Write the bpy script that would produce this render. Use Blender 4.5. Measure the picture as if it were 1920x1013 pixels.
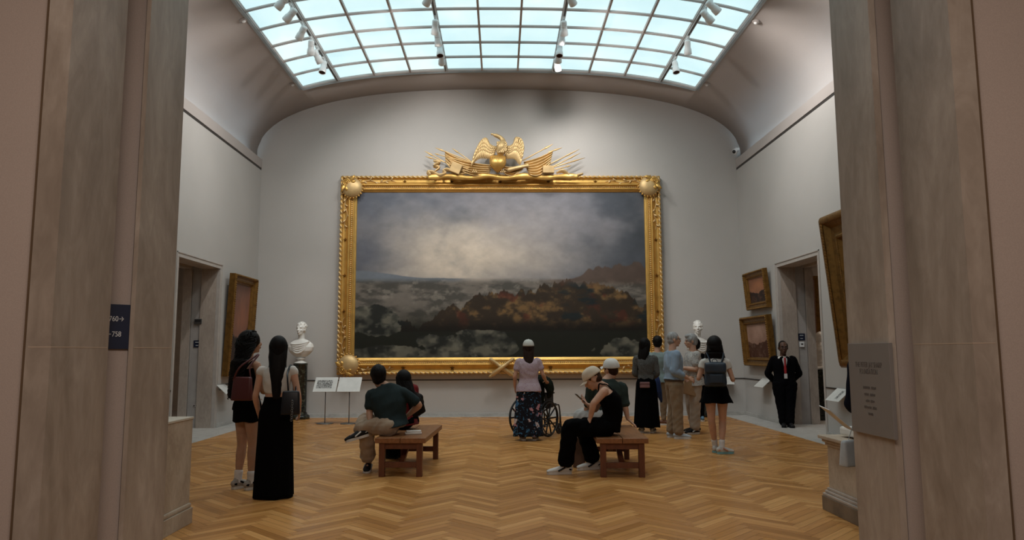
import bpy, bmesh, math, random
import numpy as np
from mathutils import Vector, Matrix, noise

for o in list(bpy.data.objects): bpy.data.objects.remove(o, do_unlink=True)
SC = bpy.context.scene; COL = SC.collection
R = math.radians; PI = math.pi

# ---------------------------------------------------------------- camera
F_PX = 1350.0; CAM_Z = 1.43
cam_d = bpy.data.cameras.new('camera'); cam = bpy.data.objects.new('camera', cam_d); COL.objects.link(cam)
cam_d.sensor_width = 36.0; cam_d.lens = F_PX / 1920 * 36.0; cam_d.clip_end = 200
CM = Matrix.Rotation(R(-0.93), 3, 'Z') @ Matrix.Rotation(R(96.42), 3, 'X') @ Matrix.Rotation(R(-0.25), 3, 'Z')
cam.matrix_world = Matrix.Translation((0, 0, CAM_Z)) @ CM.to_4x4()
SC.camera = cam
SC.view_settings.view_transform = 'Standard'; SC.view_settings.look = 'None'
SC.view_settings.gamma = 1; SC.view_settings.exposure = 0.0; SC.view_settings.use_curve_mapping = False
# measuring helpers: a pixel of the photograph to a point on a known plane of the room
O3 = Vector((0, 0, CAM_Z))
def ray(px, py): return CM @ Vector(((px - 960) / F_PX, -(py - 506.5) / F_PX, -1))
def onY(px, py, Y): d = ray(px, py); return O3 + d * (Y / d.y)
def onX(px, py, X): d = ray(px, py); return O3 + d * (X / d.x)
def onZ(px, py, Z=0.0): d = ray(px, py); return O3 + d * ((Z - CAM_Z) / d.z)

# ---------------------------------------------------------------- world and room lights
W = bpy.data.worlds.new('world'); SC.world = W; W.use_nodes = True
W.node_tree.nodes['Background'].inputs[0].default_value = (0.5, 0.6, 0.7, 1)
W.node_tree.nodes['Background'].inputs[1].default_value = 0.05
SKY_STRENGTH = 1.25            # the luminous ceiling of the gallery
def area(name, loc, rot, size, sy, power, col):
    d = bpy.data.lights.new(name, 'AREA'); d.shape = 'RECTANGLE'; d.size = size; d.size_y = sy; d.energy = power; d.color = col
    o = bpy.data.objects.new(name, d); COL.objects.link(o); o.location = loc; o.rotation_euler = rot; return o
area('anteroom_ceiling_lamp', (0, 0.2, 4.55), (0, 0, 0), 4.5, 2.0, 205, (1.0, 0.85, 0.74))
area('side_room_lamp_left', (-9.0, 13.6, 3.9), (0, 0, 0), 2.5, 3.0, 30, (1.0, 0.80, 0.62))
area('side_room_lamp_right', (8.6, 14.6, 3.9), (0, 0, 0), 2.5, 3.0, 45, (1.0, 0.80, 0.62))

# ---------------------------------------------------------------- materials
def newmat(name):
    m = bpy.data.materials.new(name); m.use_nodes = True
    nt = m.node_tree; b = nt.nodes['Principled BSDF']; return m, nt, b
def sset(b, k, v):
    if k in b.inputs: b.inputs[k].default_value = v
def coords(nt, sc=(1, 1, 1)):
    tc = nt.nodes.new('ShaderNodeTexCoord'); mp = nt.nodes.new('ShaderNodeMapping'); mp.inputs['Scale'].default_value = sc
    nt.links.new(tc.outputs['Object'], mp.inputs[0]); return mp.outputs[0]
def noise_n(nt, vec, scale, detail=3, rough=.55, dist=0):
    n = nt.nodes.new('ShaderNodeTexNoise'); n.inputs['Scale'].default_value = scale; n.inputs['Detail'].default_value = detail
    n.inputs['Roughness'].default_value = rough; n.inputs['Distortion'].default_value = dist
    nt.links.new(vec, n.inputs['Vector']); return n.outputs['Fac']
def ramp(nt, fac, stops):
    r = nt.nodes.new('ShaderNodeValToRGB'); e = r.color_ramp.elements
    while len(e) < len(stops): e.new(.5)
    for el, (p, c) in zip(e, stops): el.position = p; el.color = (*c, 1)
    nt.links.new(fac, r.inputs[0]); return r.outputs[0]
def bump(nt, b, h, strength=.2, dist=.01):
    n = nt.nodes.new('ShaderNodeBump'); n.inputs['Strength'].default_value = strength; n.inputs['Distance'].default_value = dist
    nt.links.new(h, n.inputs['Height']); nt.links.new(n.outputs[0], b.inputs['Normal'])
def mul(c, f): return tuple(min(1, x * f) for x in c)
MATS = {}
def mat(name, col, rough=.6, metal=0, var=.08, scale=6, bmp=0, bscale=60, sc=(1, 1, 1), spec=.5, sheen=0, cols=None):
    if name in MATS: return MATS[name]
    m, nt, b = newmat(name)
    v = coords(nt, sc); f = noise_n(nt, v, scale, 4)
    stops = cols or [(.3, mul(col, 1 - var)), (.7, mul(col, 1 + var))]
    nt.links.new(ramp(nt, f, stops), b.inputs['Base Color'])
    sset(b, 'Roughness', rough); sset(b, 'Metallic', metal); sset(b, 'Specular IOR Level', spec)
    if sheen: sset(b, 'Sheen Weight', sheen)
    if bmp: bump(nt, b, noise_n(nt, v, bscale, 3), bmp, .004)
    MATS[name] = m; return m
def emis(name, col, st):
    if name in MATS: return MATS[name]
    m, nt, b = newmat(name)
    sset(b, 'Base Color', (*mul(col, .8), 1)); sset(b, 'Emission Color', (*col, 1)); sset(b, 'Emission Strength', st)
    MATS[name] = m; return m
def stone(name, c1, c2, c3, scale=1.6, rough=.45, streak=(1, 1, .35), fine=14):
    m, nt, b = newmat(name)
    v = coords(nt, streak)
    f = noise_n(nt, v, scale, 7, .62, .8)
    g = noise_n(nt, v, fine, 5, .6, 1.5)
    c = ramp(nt, f, [(.32, c1), (.5, c2), (.72, c3)])
    c2n = ramp(nt, g, [(.35, (.86, .85, .84)), (.62, (1.0, 1.0, 1.0)), (.8, (1.12, 1.12, 1.13))])
    mx = nt.nodes.new('ShaderNodeMix'); mx.data_type = 'RGBA'; mx.blend_type = 'MULTIPLY'; mx.inputs[0].default_value = 1
    nt.links.new(c, mx.inputs[6]); nt.links.new(c2n, mx.inputs[7]); nt.links.new(mx.outputs[2], b.inputs['Base Color'])
    sset(b, 'Roughness', rough); sset(b, 'Specular IOR Level', .35)
    bump(nt, b, g, .08, .003); MATS[name] = m; return m

def wallmat(name, col):
    m, nt, b = newmat(name); v = coords(nt)
    f = noise_n(nt, v, 220, 2); g = noise_n(nt, v, .7, 3)
    c = ramp(nt, f, [(.3, mul(col, .93)), (.7, mul(col, 1.07))])
    c2 = ramp(nt, g, [(.3, (.96,) * 3), (.7, (1.03,) * 3)])
    mx = nt.nodes.new('ShaderNodeMix'); mx.data_type = 'RGBA'; mx.blend_type = 'MULTIPLY'; mx.inputs[0].default_value = 1
    nt.links.new(c, mx.inputs[6]); nt.links.new(c2, mx.inputs[7]); nt.links.new(mx.outputs[2], b.inputs['Base Color'])
    sset(b, 'Roughness', .9); sset(b, 'Specular IOR Level', .15); bump(nt, b, f, .15, .002)
    MATS[name] = m; return m
m_fabric = wallmat('wall_fabric', (.46, .445, .43))
m_plaster = wallmat('ceiling_plaster', (.42, .385, .37))
m_nearwall = wallmat('anteroom_plaster', (.40, .33, .29))
m_lime = stone('limestone', (.34, .29, .255), (.42, .36, .315), (.50, .435, .385), 1.6)
m_jamb = stone('jamb_marble', (.24, .195, .155), (.34, .285, .235), (.48, .425, .37), 1.7, .5, (1, 1, .4), 9)
m_jambd = stone('jamb_marble_dark', (.13, .10, .072), (.19, .15, .11), (.30, .25, .20), 1.7, .5, (1, 1, .4), 9)
m_border = stone('terrazzo_border', (.36, .35, .34), (.45, .44, .42), (.52, .51, .49), 6, .45, (1, 1, 1), 60)
m_pedst = stone('pedestal_stone', (.36, .28, .21), (.47, .385, .30), (.56, .48, .40), 2.2, .55, (1, 1, .6), 18)
m_marble = mat('white_marble', (.74, .73, .70), .4, var=.05, scale=3)
m_white = mat('white_metal', (.82, .84, .85), .4, var=.03)
m_black = mat('black_metal', (.015, .015, .016), .4, var=.1)
m_steel = mat('grey_steel', (.22, .23, .24), .35, .9, var=.05)
m_mull = mat('skylight_bar', (.44, .38, .36), .5, var=.04)

# ---------------------------------------------------------------- object helpers
def link(name, bm_or_me, m=None, parent=None, smooth=False, kind=None, label=None):
    if isinstance(bm_or_me, bmesh.types.BMesh):
        bmesh.ops.recalc_face_normals(bm_or_me, faces=bm_or_me.faces)
        me = bpy.data.meshes.new(name); bm_or_me.to_mesh(me); bm_or_me.free()
    else: me = bm_or_me
    if m is not None:
        for mm in (m if isinstance(m, (list, tuple)) else [m]): me.materials.append(mm)
    if smooth: me.shade_smooth()
    o = bpy.data.objects.new(name, me); COL.objects.link(o)
    if parent is not None: o.parent = parent
    if kind: o['kind'] = kind
    if label: o['label'] = label
    return o
def tag(o, label, cat, group=None):
    o['label'] = label; o['category'] = cat
    if group: o['group'] = group
    return o
def empty(name, loc, rz=0, label=None, cat=None, group=None, tilt=None):
    o = bpy.data.objects.new(name, None); COL.objects.link(o); o.empty_display_size = .1
    o.location = loc; o.rotation_euler = (tilt or 0, 0, rz)
    if label: tag(o, label, cat, group)
    return o
def B(): return bmesh.new()
def box(bm, x0, x1, y0, y1, z0, z1, bev=0, M=None, mi=0):
    r = bmesh.ops.create_cube(bm, size=1); vs = r['verts']
    for v in vs: v.co = Vector(((x0 + x1) / 2 + v.co.x * (x1 - x0), (y0 + y1) / 2 + v.co.y * (y1 - y0), (z0 + z1) / 2 + v.co.z * (z1 - z0)))
    fs = set(f for v in vs for f in v.link_faces)
    if bev:
        es = set(e for v in vs for e in v.link_edges)
        r = bmesh.ops.bevel(bm, geom=list(es), offset=bev, segments=2, affect='EDGES', profile=.6)
        vs = list({v for f in r['faces'] for v in f.verts} | {v for v in vs if v.is_valid}); fs = set(f for v in vs for f in v.link_faces)
    for f in fs: f.material_index = mi
    if M is not None:
        for v in vs: v.co = M @ v.co
    return vs
def prism(bm, poly, z0, z1, mi=0):
    a = [bm.verts.new((x, y, z0)) for x, y in poly]; b = [bm.verts.new((x, y, z1)) for x, y in poly]
    n = len(poly); fs = [bm.faces.new(a[::-1]), bm.faces.new(b)]
    for i in range(n): fs.append(bm.faces.new((a[i], a[(i + 1) % n], b[(i + 1) % n], b[i])))
    for f in fs: f.material_index = mi
def lathe(bm, prof, seg=24, c=(0, 0, 0), M=None, mi=0, sx=1, sy=1):
    rings = []
    for r, z in prof:
        rings.append([bm.verts.new((c[0] + r * sx * math.cos(2 * PI * k / seg), c[1] + r * sy * math.sin(2 * PI * k / seg), c[2] + z)) for k in range(seg)])
    fs = []
    for a, b in zip(rings, rings[1:]):
        for k in range(seg): fs.append(bm.faces.new((a[k], a[(k + 1) % seg], b[(k + 1) % seg], b[k])))
    fs.append(bm.faces.new(rings[0][::-1])); fs.append(bm.faces.new(rings[-1]))
    for f in fs: f.material_index = mi; f.smooth = True
    if M is not None:
        for rg in rings:
            for v in rg: v.co = M @ v.co
def catmull(pts, n=6, closed=False):
    P = [Vector(p) for p in pts]
    if len(P) < 3: return [P[0].lerp(P[-1], i / n) for i in range(n + 1)]
    out = []; N = len(P)
    for i in range(N if closed else N - 1):
        if closed: a, b, c, d = P[i - 1], P[i], P[(i + 1) % N], P[(i + 2) % N]
        else: a = P[max(0, i - 1)]; b = P[i]; c = P[i + 1]; d = P[min(N - 1, i + 2)]
        for k in range(n):
            t = k / n
            out.append(.5 * ((2 * b) + (-a + c) * t + (2 * a - 5 * b + 4 * c - d) * t * t + (-a + 3 * b - 3 * c + d) * t ** 3))
    if not closed: out.append(P[-1])
    return out
def interp(vals, n):
    """resample list of tuples the same way catmull(n) does, linearly with easing"""
    out = []
    for i in range(len(vals) - 1):
        for k in range(n):
            t = k / n; out.append(tuple(a + (b - a) * t for a, b in zip(vals[i], vals[i + 1])))
    out.append(tuple(vals[-1])); return out
def sweep(bm, pts, radii, seg=10, xax=None, n=4, mi=0, cap=True, smooth=True, power=2.0):
    """tube through pts; radii: numbers or (rx, ry); xax: direction that rx follows"""
    rr = [(r, r) if not isinstance(r, (tuple, list)) else r for r in radii]
    if n > 1: P = catmull(pts, n); rr = interp(rr, n if len(pts) > 2 else n)
    else: P = [Vector(p) for p in pts]
    if len(rr) != len(P): rr = [rr[min(len(rr) - 1, int(i * (len(rr) - 1) / (len(P) - 1) + .5))] for i in range(len(P))]
    T = []
    for i in range(len(P)):
        t = P[min(i + 1, len(P) - 1)] - P[max(i - 1, 0)]
        T.append(t.normalized() if t.length > 1e-9 else Vector((0, 0, 1)))
    ref = Vector(xax) if xax is not None else None
    rings = []; u = None
    for i, (p, t) in enumerate(zip(P, T)):
        if ref is not None: u = (ref - t * ref.dot(t)).normalized()
        elif u is None: u = t.orthogonal().normalized()
        else: u = (u - t * u.dot(t)).normalized()
        v = t.cross(u)
        ring = []
        for k in range(seg):
            a = 2 * PI * k / seg; c, s = math.cos(a), math.sin(a)
            if power != 2.0: c = math.copysign(abs(c) ** (2 / power), c); s = math.copysign(abs(s) ** (2 / power), s)
            ring.append(bm.verts.new(p + u * (c * rr[i][0]) + v * (s * rr[i][1])))
        rings.append(ring)
    fs = []
    for a, b in zip(rings, rings[1:]):
        for k in range(seg): fs.append(bm.faces.new((a[k], a[(k + 1) % seg], b[(k + 1) % seg], b[k])))
    if cap:
        for ring, t, r, sgn in ((rings[0], T[0], rr[0], -1), (rings[-1], T[-1], rr[-1], 1)):
            c = sum((v.co for v in ring), Vector()) / seg; h = min(r) * .8
            mid = [bm.verts.new(c + (v.co - c) * .72 + t * sgn * h * .65) for v in ring]
            tip = bm.verts.new(c + t * sgn * h)
            for k in range(seg):
                fs.append(bm.faces.new((ring[k], ring[(k + 1) % seg], mid[(k + 1) % seg], mid[k])))
                fs.append(bm.faces.new((mid[k], mid[(k + 1) % seg], tip)))
    else:
        fs.append(bm.faces.new(rings[0])); fs.append(bm.faces.new(rings[-1]))
    for f in fs: f.material_index = mi; f.smooth = smooth
    return rings
def ball(bm, c, r, seg=14, M=None, mi=0):
    r = (r, r, r) if not isinstance(r, (tuple, list)) else r
    q = bmesh.ops.create_uvsphere(bm, u_segments=seg, v_segments=max(6, seg * 2 // 3), radius=1)
    for v in q['verts']:
        p = Vector((v.co.x * r[0], v.co.y * r[1], v.co.z * r[2]))
        if M is not None: p = M @ p
        v.co = p + Vector(c)
    for f in {f for v in q['verts'] for f in v.link_faces}: f.smooth = True; f.material_index = mi
def remesh(o, vox=.008, smooth=4, disp=None):
    """union every closed shell in o into one continuous skin"""
    m = o.modifiers.new('r', 'REMESH'); m.mode = 'VOXEL'; m.voxel_size = vox; m.use_smooth_shade = True
    if smooth:
        s = o.modifiers.new('s', 'SMOOTH'); s.factor = .5; s.iterations = smooth
    dg = bpy.context.evaluated_depsgraph_get(); dg.update()
    me = bpy.data.meshes.new_from_object(o.evaluated_get(dg)); o.modifiers.clear()
    mats = [s for s in o.data.materials]; old = o.data; o.data = me
    if not me.materials:
        for q in mats: me.materials.append(q)
    if disp:
        n = len(me.vertices); co = np.empty(n * 3, 'f'); no = np.empty(n * 3, 'f')
        me.vertices.foreach_get('co', co); me.vertices.foreach_get('normal', no)
        co = co.reshape(-1, 3); no = no.reshape(-1, 3)
        d = disp(co); co += no * d[:, None]; me.vertices.foreach_set('co', co.ravel()); me.update()
    me.shade_smooth(); bpy.data.meshes.remove(old); return o
# ================================================================ THE ROOM
HW = 5.44; DF = 16.14; YN = 4.47; SPR = 5.81; AV = 5.56; RISE = 1.66
def vz(x): return SPR + RISE * max(0.0, 1 - abs(x / AV) ** 2.5) ** 0.4
SKX = 4.25; SKY0 = 5.2; SKY1 = 15.0; NC = 11; NR = 14

# floor: herringbone parquet, every block its own tone
def herringbone(x0, x1, y0, y1, w=.082, n=7):
    L = w * n; c = math.sqrt(.5); verts = []; faces = []; tone = []; uvs = []
    rnd = random.Random(4)
    def clip(poly):
        for ax, lim, sg in ((0, x0, 1), (0, x1, -1), (1, y0, 1), (1, y1, -1)):
            out = []
            for i in range(len(poly)):
                a, b = poly[i - 1], poly[i]; da, db = (a[ax] - lim) * sg, (b[ax] - lim) * sg
                if da * db < 0: t = da / (da - db); out.append(tuple(p + (q - p) * t for p, q in zip(a, b)))
                if db >= 0: out.append(b)
            poly = out
            if not poly: return poly
        return poly
    N = int((x1 - x0 + y1 - y0) / w) + 40
    for a in range(-N, N):
        for b in range(-N // (2 * n) - 2, N // (2 * n) + 3):
            for kind in (0, 1):
                if kind == 0: X, Y, sx, sy = (a + 2 * n * b) * w, a * w, L, w
                else: X, Y, sx, sy = (a + 2 * n * b) * w, (a - 2 * n + 1) * w, w, L
                # column a: block covers rows a-2n+1 .. a-n
                g = .0012
                q = [(X + g, Y + g, 0, 0), (X + sx - g, Y + g, 1, 0), (X + sx - g, Y + sy - g, 1, 1), (X + g, Y + sy - g, 0, 1)]
                q = [((px - py) * c, (px + py) * c + 9.0, (u * sx, v * sy)[kind], (v * sy, u * sx)[kind]) for px, py, u, v in q]
                if min(p[0] for p in q) > x1 or max(p[0] for p in q) < x0 or min(p[1] for p in q) > y1 or max(p[1] for p in q) < y0: continue
                q = clip(q)
                if len(q) < 3: continue
                o = len(verts); verts += [(p[0], p[1], 0) for p in q]; faces.append(tuple(range(o, o + len(q))))
                t = (rnd.random(), rnd.random(), rnd.random() * 30, 1); tone += [t] * len(q); uvs += [(p[2], p[3]) for p in q]
    me = bpy.data.meshes.new('floor'); me.from_pydata(verts, [], faces)
    ca = me.color_attributes.new('block', 'FLOAT_COLOR', 'CORNER'); ca.data.foreach_set('color', np.array(tone, 'f').ravel())
    uv = me.uv_layers.new(name='UVMap'); uv.data.foreach_set('uv', np.array(uvs, 'f').ravel())
    return me
def floor_mat():
    m, nt, b = newmat('oak_herringbone')
    at = nt.nodes.new('ShaderNodeVertexColor'); at.layer_name = 'block'
    sep = nt.nodes.new('ShaderNodeSeparateColor'); nt.links.new(at.outputs[0], sep.inputs[0])
    uv = nt.nodes.new('ShaderNodeUVMap'); mp = nt.nodes.new('ShaderNodeMapping'); mp.inputs['Scale'].default_value = (2.0, 45, 1)
    nt.links.new(uv.outputs[0], mp.inputs[0])
    cmb = nt.nodes.new('ShaderNodeCombineXYZ'); nt.links.new(sep.outputs[2], cmb.inputs[0]); nt.links.new(sep.outputs[2], cmb.inputs[1]); nt.links.new(cmb.outputs[0], mp.inputs['Location'])
    g = noise_n(nt, mp.outputs[0], 1.0, 4, .6, .3)
    c = ramp(nt, sep.outputs[0], [(0, (.37, .165, .044)), (.35, (.45, .205, .058)), (.75, (.52, .25, .076)), (1, (.62, .325, .112))])
    gr = ramp(nt, g, [(.3, (.80, .78, .75)), (.55, (1, 1, 1)), (.8, (1.10, 1.09, 1.06))])
    mx = nt.nodes.new('ShaderNodeMix'); mx.data_type = 'RGBA'; mx.blend_type = 'MULTIPLY'; mx.inputs[0].default_value = 1
    nt.links.new(c, mx.inputs[6]); nt.links.new(gr, mx.inputs[7]); nt.links.new(mx.outputs[2], b.inputs['Base Color'])
    rr = nt.nodes.new('ShaderNodeMapRange'); rr.inputs[3].default_value = .25; rr.inputs[4].default_value = .40
    nt.links.new(sep.outputs[1], rr.inputs[0]); nt.links.new(rr.outputs[0], b.inputs['Roughness'])
    sset(b, 'Specular IOR Level', .3)
    # each block is laid a hair out of level, so the sheen breaks up from block to block
    bump(nt, b, g, .05, .002); return m
fl = link('floor', herringbone(-4.88, 4.9, 3.2, 16.0), floor_mat(), kind='structure')
fl.location.z = 0.0
b = B(); box(b, -13, 13, -5, 19, -.12, -.004); link('floor_slab', b, mat('sub_floor', (.10, .06, .03), .8), kind='structure')
for nm, x0, x1, y0, y1 in (('floor_border_left', -HW - .02, -4.88, YN, DF), ('floor_border_right', 4.9, HW + .02, YN, DF), ('floor_border_far', -4.88, 4.9, 16.0, DF),
                            ('floor_passage_left', -12.9, -HW - .02, 12.15, 18.4), ('floor_passage_right', HW + .02, 12.9, 12.15, 18.4)):
    b = B(); box(b, x0, x1, y0, y1, -.003, .002); link(nm, b, m_border, kind='structure')
b = B(); box(b, -7, 7, -4.2, 3.2, -.003, .002); link('floor_anteroom', b, mat('anteroom_floor', (.16, .09, .045), .6), kind='structure')

# far wall with arched head
def arched_wall():
    b = B(); W2 = 5.55; xs = [-W2 + 2 * W2 * i / 80 for i in range(81)]
    fr = [(x, vz(x) + .05) for x in xs]
    lo = [b.verts.new((x, DF, 0)) for x in xs]; hi = [b.verts.new((x, DF, z)) for x, z in fr]
    for i in range(80): b.faces.new((lo[i], lo[i + 1], hi[i + 1], hi[i]))
    r = bmesh.ops.extrude_face_region(b, geom=b.faces[:])
    for v in r['geom']:
        if isinstance(v, bmesh.types.BMVert): v.co.y += .3
    return b
link('wall_far', arched_wall(), m_fabric, kind='structure')
# lower dado zone, its dark rail and the pale skirting
m_rail = mat('dark_rail', (.035, .03, .028), .5)
b = B(); box(b, -HW, HW, DF - .012, DF + .01, .79, .812, .003); link('trim_1', b, m_rail, kind='structure')
b = B(); box(b, -HW, HW, DF - .02, DF, 0.002, .075, .004); link('baseboard_far', b, m_border, kind='structure')
DY0, DY1, DZ = 12.18, 13.98, 3.04
for s, nm in ((-1, 'left'), (1, 'right')):
    X = s * HW
    def bx(b, y0, y1, z0, z1, d0, d1, bev=0):   # d0..d1 distance outwards from the wall face
        xa, xb = X + s * d0, X + s * d1; box(b, min(xa, xb), max(xa, xb), y0, y1, z0, z1, bev)
    b = B(); bx(b, YN - .3, DY0 - .08, 0, 5.56, 0, .3); bx(b, DY1 + .08, DF + .3, 0, 5.56, 0, .3); bx(b, DY0 - .08, DY1 + .08, DZ + .08, 5.56, 0, .3)
    link('wall_' + nm, b, m_fabric, kind='structure')
    # cornice band with the picture track set in a groove under it, hollow trough on top for the cove light
    b = B(); bx(b, YN, DF, 5.595, 5.80, -.012, .04); bx(b, YN, DF, 5.56, 5.6, .03, .3); bx(b, YN, DF, 5.6, 5.66, .04, .3); bx(b, YN, DF, 5.66, 6.0, .16, .3)
    link('trim_%d' % (2 if s < 0 else 3), b, m_plaster, kind='structure')
    b = B(); bx(b, YN, DF - .01, 5.548, 5.594, -.003, .028); link('trim_%d' % (4 if s < 0 else 5), b, m_rail, kind='structure')
    b = B(); bx(b, YN + .3, DF - .5, 5.665, 5.69, .055, .11)
    cl = link('cove_light_strip', b, emis('cove_led', (.55, .82, 1.0), 11.0))
    tag(cl, 'bluish cove light strip behind the %s cornice ledge' % nm, 'light', 'cove strips')
    # rail + skirting either side of the door
    b = B(); bx(b, YN, DY0 - .09, .79, .812, -.012, .01, .003); bx(b, DY1 + .09, DF, .79, .812, -.012, .01, .003)
    link('trim_%d' % (6 if s < 0 else 7), b, m_rail, kind='structure')
    b = B(); bx(b, YN, DY0 - .09, .002, .075, -.02, 0, .004); bx(b, DY1 + .09, DF, .002, .075, -.02, 0, .004)
    link('baseboard_' + nm, b, m_border, kind='structure')
    # door surround: thin raised outline, stone jambs in layers, lintel
    b = B(); t = .018
    bx(b, DY0 - .09, DY0 - .09 + t, 0, DZ + .09, -.015, .01); bx(b, DY1 + .09 - t, DY1 + .09, 0, DZ + .09, -.015, .01); bx(b, DY0 - .09, DY1 + .09, DZ + .09 - t, DZ + .09, -.015, .01)
    bx(b, DY0 - .08, DY0 - .003, 0, DZ, -.004, .06); bx(b, DY1 + .003, DY1 + .08, 0, DZ, -.004, .06); bx(b, DY0 - .08, DY1 + .08, DZ + .003, DZ + .08, -.004, .06)
    link('door_surround_' + nm, b, mat('surround_plaster', (.42, .385, .36), .7), kind='structure')
    b = B()
    for ya, yb in ((DY0 - .3, DY0), (DY1, DY1 + .3)):
        ins = 1 if ya < DY0 - .1 else -1
        bx(b, ya, yb, 0, DZ, .062, .35); bx(b, ya - (0 if ins > 0 else -.06), yb - (.06 if ins > 0 else 0), 0, DZ, .35, .52); bx(b, ya, yb, 0, DZ, .54, .70)
    bx(b, DY0, DY1, DZ, DZ + .3, 0.062, .35); bx(b, DY0, DY1, DZ + .06, DZ + .3, .35, .54); bx(b, DY0, DY1, DZ, DZ + .3, .54, .70)
    link('door_%d' % (1 if s < 0 else 2), b, m_lime, kind='structure')
    # the pale plaster pocket strip between the two stone layers
    b = B(); bx(b, DY1 + .03, DY1 + .1, 0, DZ + .05, .355, .53); bx(b, DY0 - .1, DY0 - .03, 0, DZ + .05, .355, .53)
    link('door_pocket_' + nm, b, mat('pocket_plaster', (.36, .34, .33), .7), kind='structure')
    # neighbouring room
    b = B(); bx(b, 18.2, 18.5, 0, 4.2, 0.3, 7.4); bx(b, 9.0, 18.5, 0, 4.2, 7.2, 7.5); bx(b, 9.0, 18.5, 4.1, 4.3, .3, 7.5); bx(b, 8.9, 9.2, 0, 4.2, .3, 7.4)
    bx(b, 9.0, DY0 - .3, 0, 4.2, .3, .7); bx(b, DY1 + .3, 18.3, 0, 4.2, .3, .7); bx(b, DY0 - .3, DY1 + .3, DZ + .3, 4.2, .3, .7)
    link('wall_side_room_' + nm, b, mat('side_room_paint', (.42, .36, .31), .9), kind='structure')

# vault with the opening for the luminous ceiling
def vault():
    b = B(); xs = sorted(set([-AV + 2 * AV * i / 96 for i in range(97)] + [-SKX, SKX])); ys = [YN - .3, SKY0, SKY1, DF + .3]
    # finer steps near the springing where the curve is steep
    ex = [AV * (1 - (k / 20.0) ** 3 * .05) for k in range(20)]; xs = sorted(set(xs + ex + [-e for e in ex]))
    V = {}
    for i, x in enumerate(xs):
        for j, y in enumerate(ys): V[i, j] = b.verts.new((x, y, vz(x)))
    for i in range(len(xs) - 1):
        for j in range(3):
            if j == 1 and xs[i] >= -SKX - 1e-6 and xs[i + 1] <= SKX + 1e-6: continue
            b.faces.new((V[i, j], V[i + 1, j], V[i + 1, j + 1], V[i, j + 1]))
    return b
v = link('ceiling', vault(), m_plaster, kind='structure', smooth=True)
so = v.modifiers.new('t', 'SOLIDIFY'); so.thickness = .12; so.offset = 1
# upward offset so the shell sits outside the room whichever way the normals fell
if v.data.polygons[len(v.data.polygons) // 2].normal.z < 0: so.offset = -1
# luminous ceiling
def sky_glass():
    m, nt, b = newmat('laylight_glass'); v = coords(nt)
    f = noise_n(nt, v, .55, 3, .6)
    c = ramp(nt, f, [(.35, (.44, .66, .71)), (.55, (.51, .71, .74)), (.72, (.62, .73, .72))])
    nt.links.new(c, b.inputs['Emission Color']); sset(b, 'Emission Strength', SKY_STRENGTH * 1.0)
    sset(b, 'Base Color', (.5, .55, .56, 1)); sset(b, 'Roughness', .4); return m
sk = bpy.data.objects.new('window_1', None); COL.objects.link(sk); sk['kind'] = 'structure'; sk.location = (0, 10, 7)
def SKP(): return Matrix.Translation((0, -10, -7))
xs = [-SKX + 2 * SKX * i / NC for i in range(NC + 1)]; ys = [SKY0 + (SKY1 - SKY0) * j / NR for j in range(NR + 1)]
b = B(); fx = [-SKX + 2 * SKX * i / 66 for i in range(67)]
gv = [(b.verts.new((x, SKY0, vz(x) + .05)), b.verts.new((x, SKY1, vz(x) + .05))) for x in fx]
for i in range(66): b.faces.new((gv[i][0], gv[i + 1][0], gv[i + 1][1], gv[i][1]))
b.transform(SKP()); g = link('glass', b, sky_glass(), sk)
gs = g.modifiers.new('t', 'SOLIDIFY'); gs.thickness = .02; gs.offset = 1 if g.data.polygons[0].normal.z > 0 else -1
b = B()
for i, x in enumerate(xs):
    wd = .019 if i % 3 != 1 else .036
    box(b, x - wd, x + wd, SKY0, SKY1, vz(x) - .01, vz(x) + .06)
b.transform(SKP()); link('glazing_bars', b, m_mull, sk)
b = B()
for y in ys:
    P = [(x, y, vz(x) + .012) for x in fx]; sweep(b, P, [(.011, .03)] * len(P), seg=4, xax=(0, 1, 0), n=1, cap=False, smooth=False)
b.transform(SKP()); link('cross_bars', b, m_mull, sk)
b = B()
for y in (SKY0 - .03, SKY1 + .03):
    P = [(x, y, vz(x) + .01) for x in fx]; sweep(b, P, [(.04, .05)] * len(P), seg=4, xax=(0, 1, 0), n=1, cap=False, smooth=False)
for x in (-SKX - .02, SKX + .02): box(b, x - .03, x + .03, SKY0, SKY1, vz(x) - .025, vz(x) + .06)
b.transform(SKP()); link('rim', b, mat('rim_grey', (.36, .42, .46), .5), sk)

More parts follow.
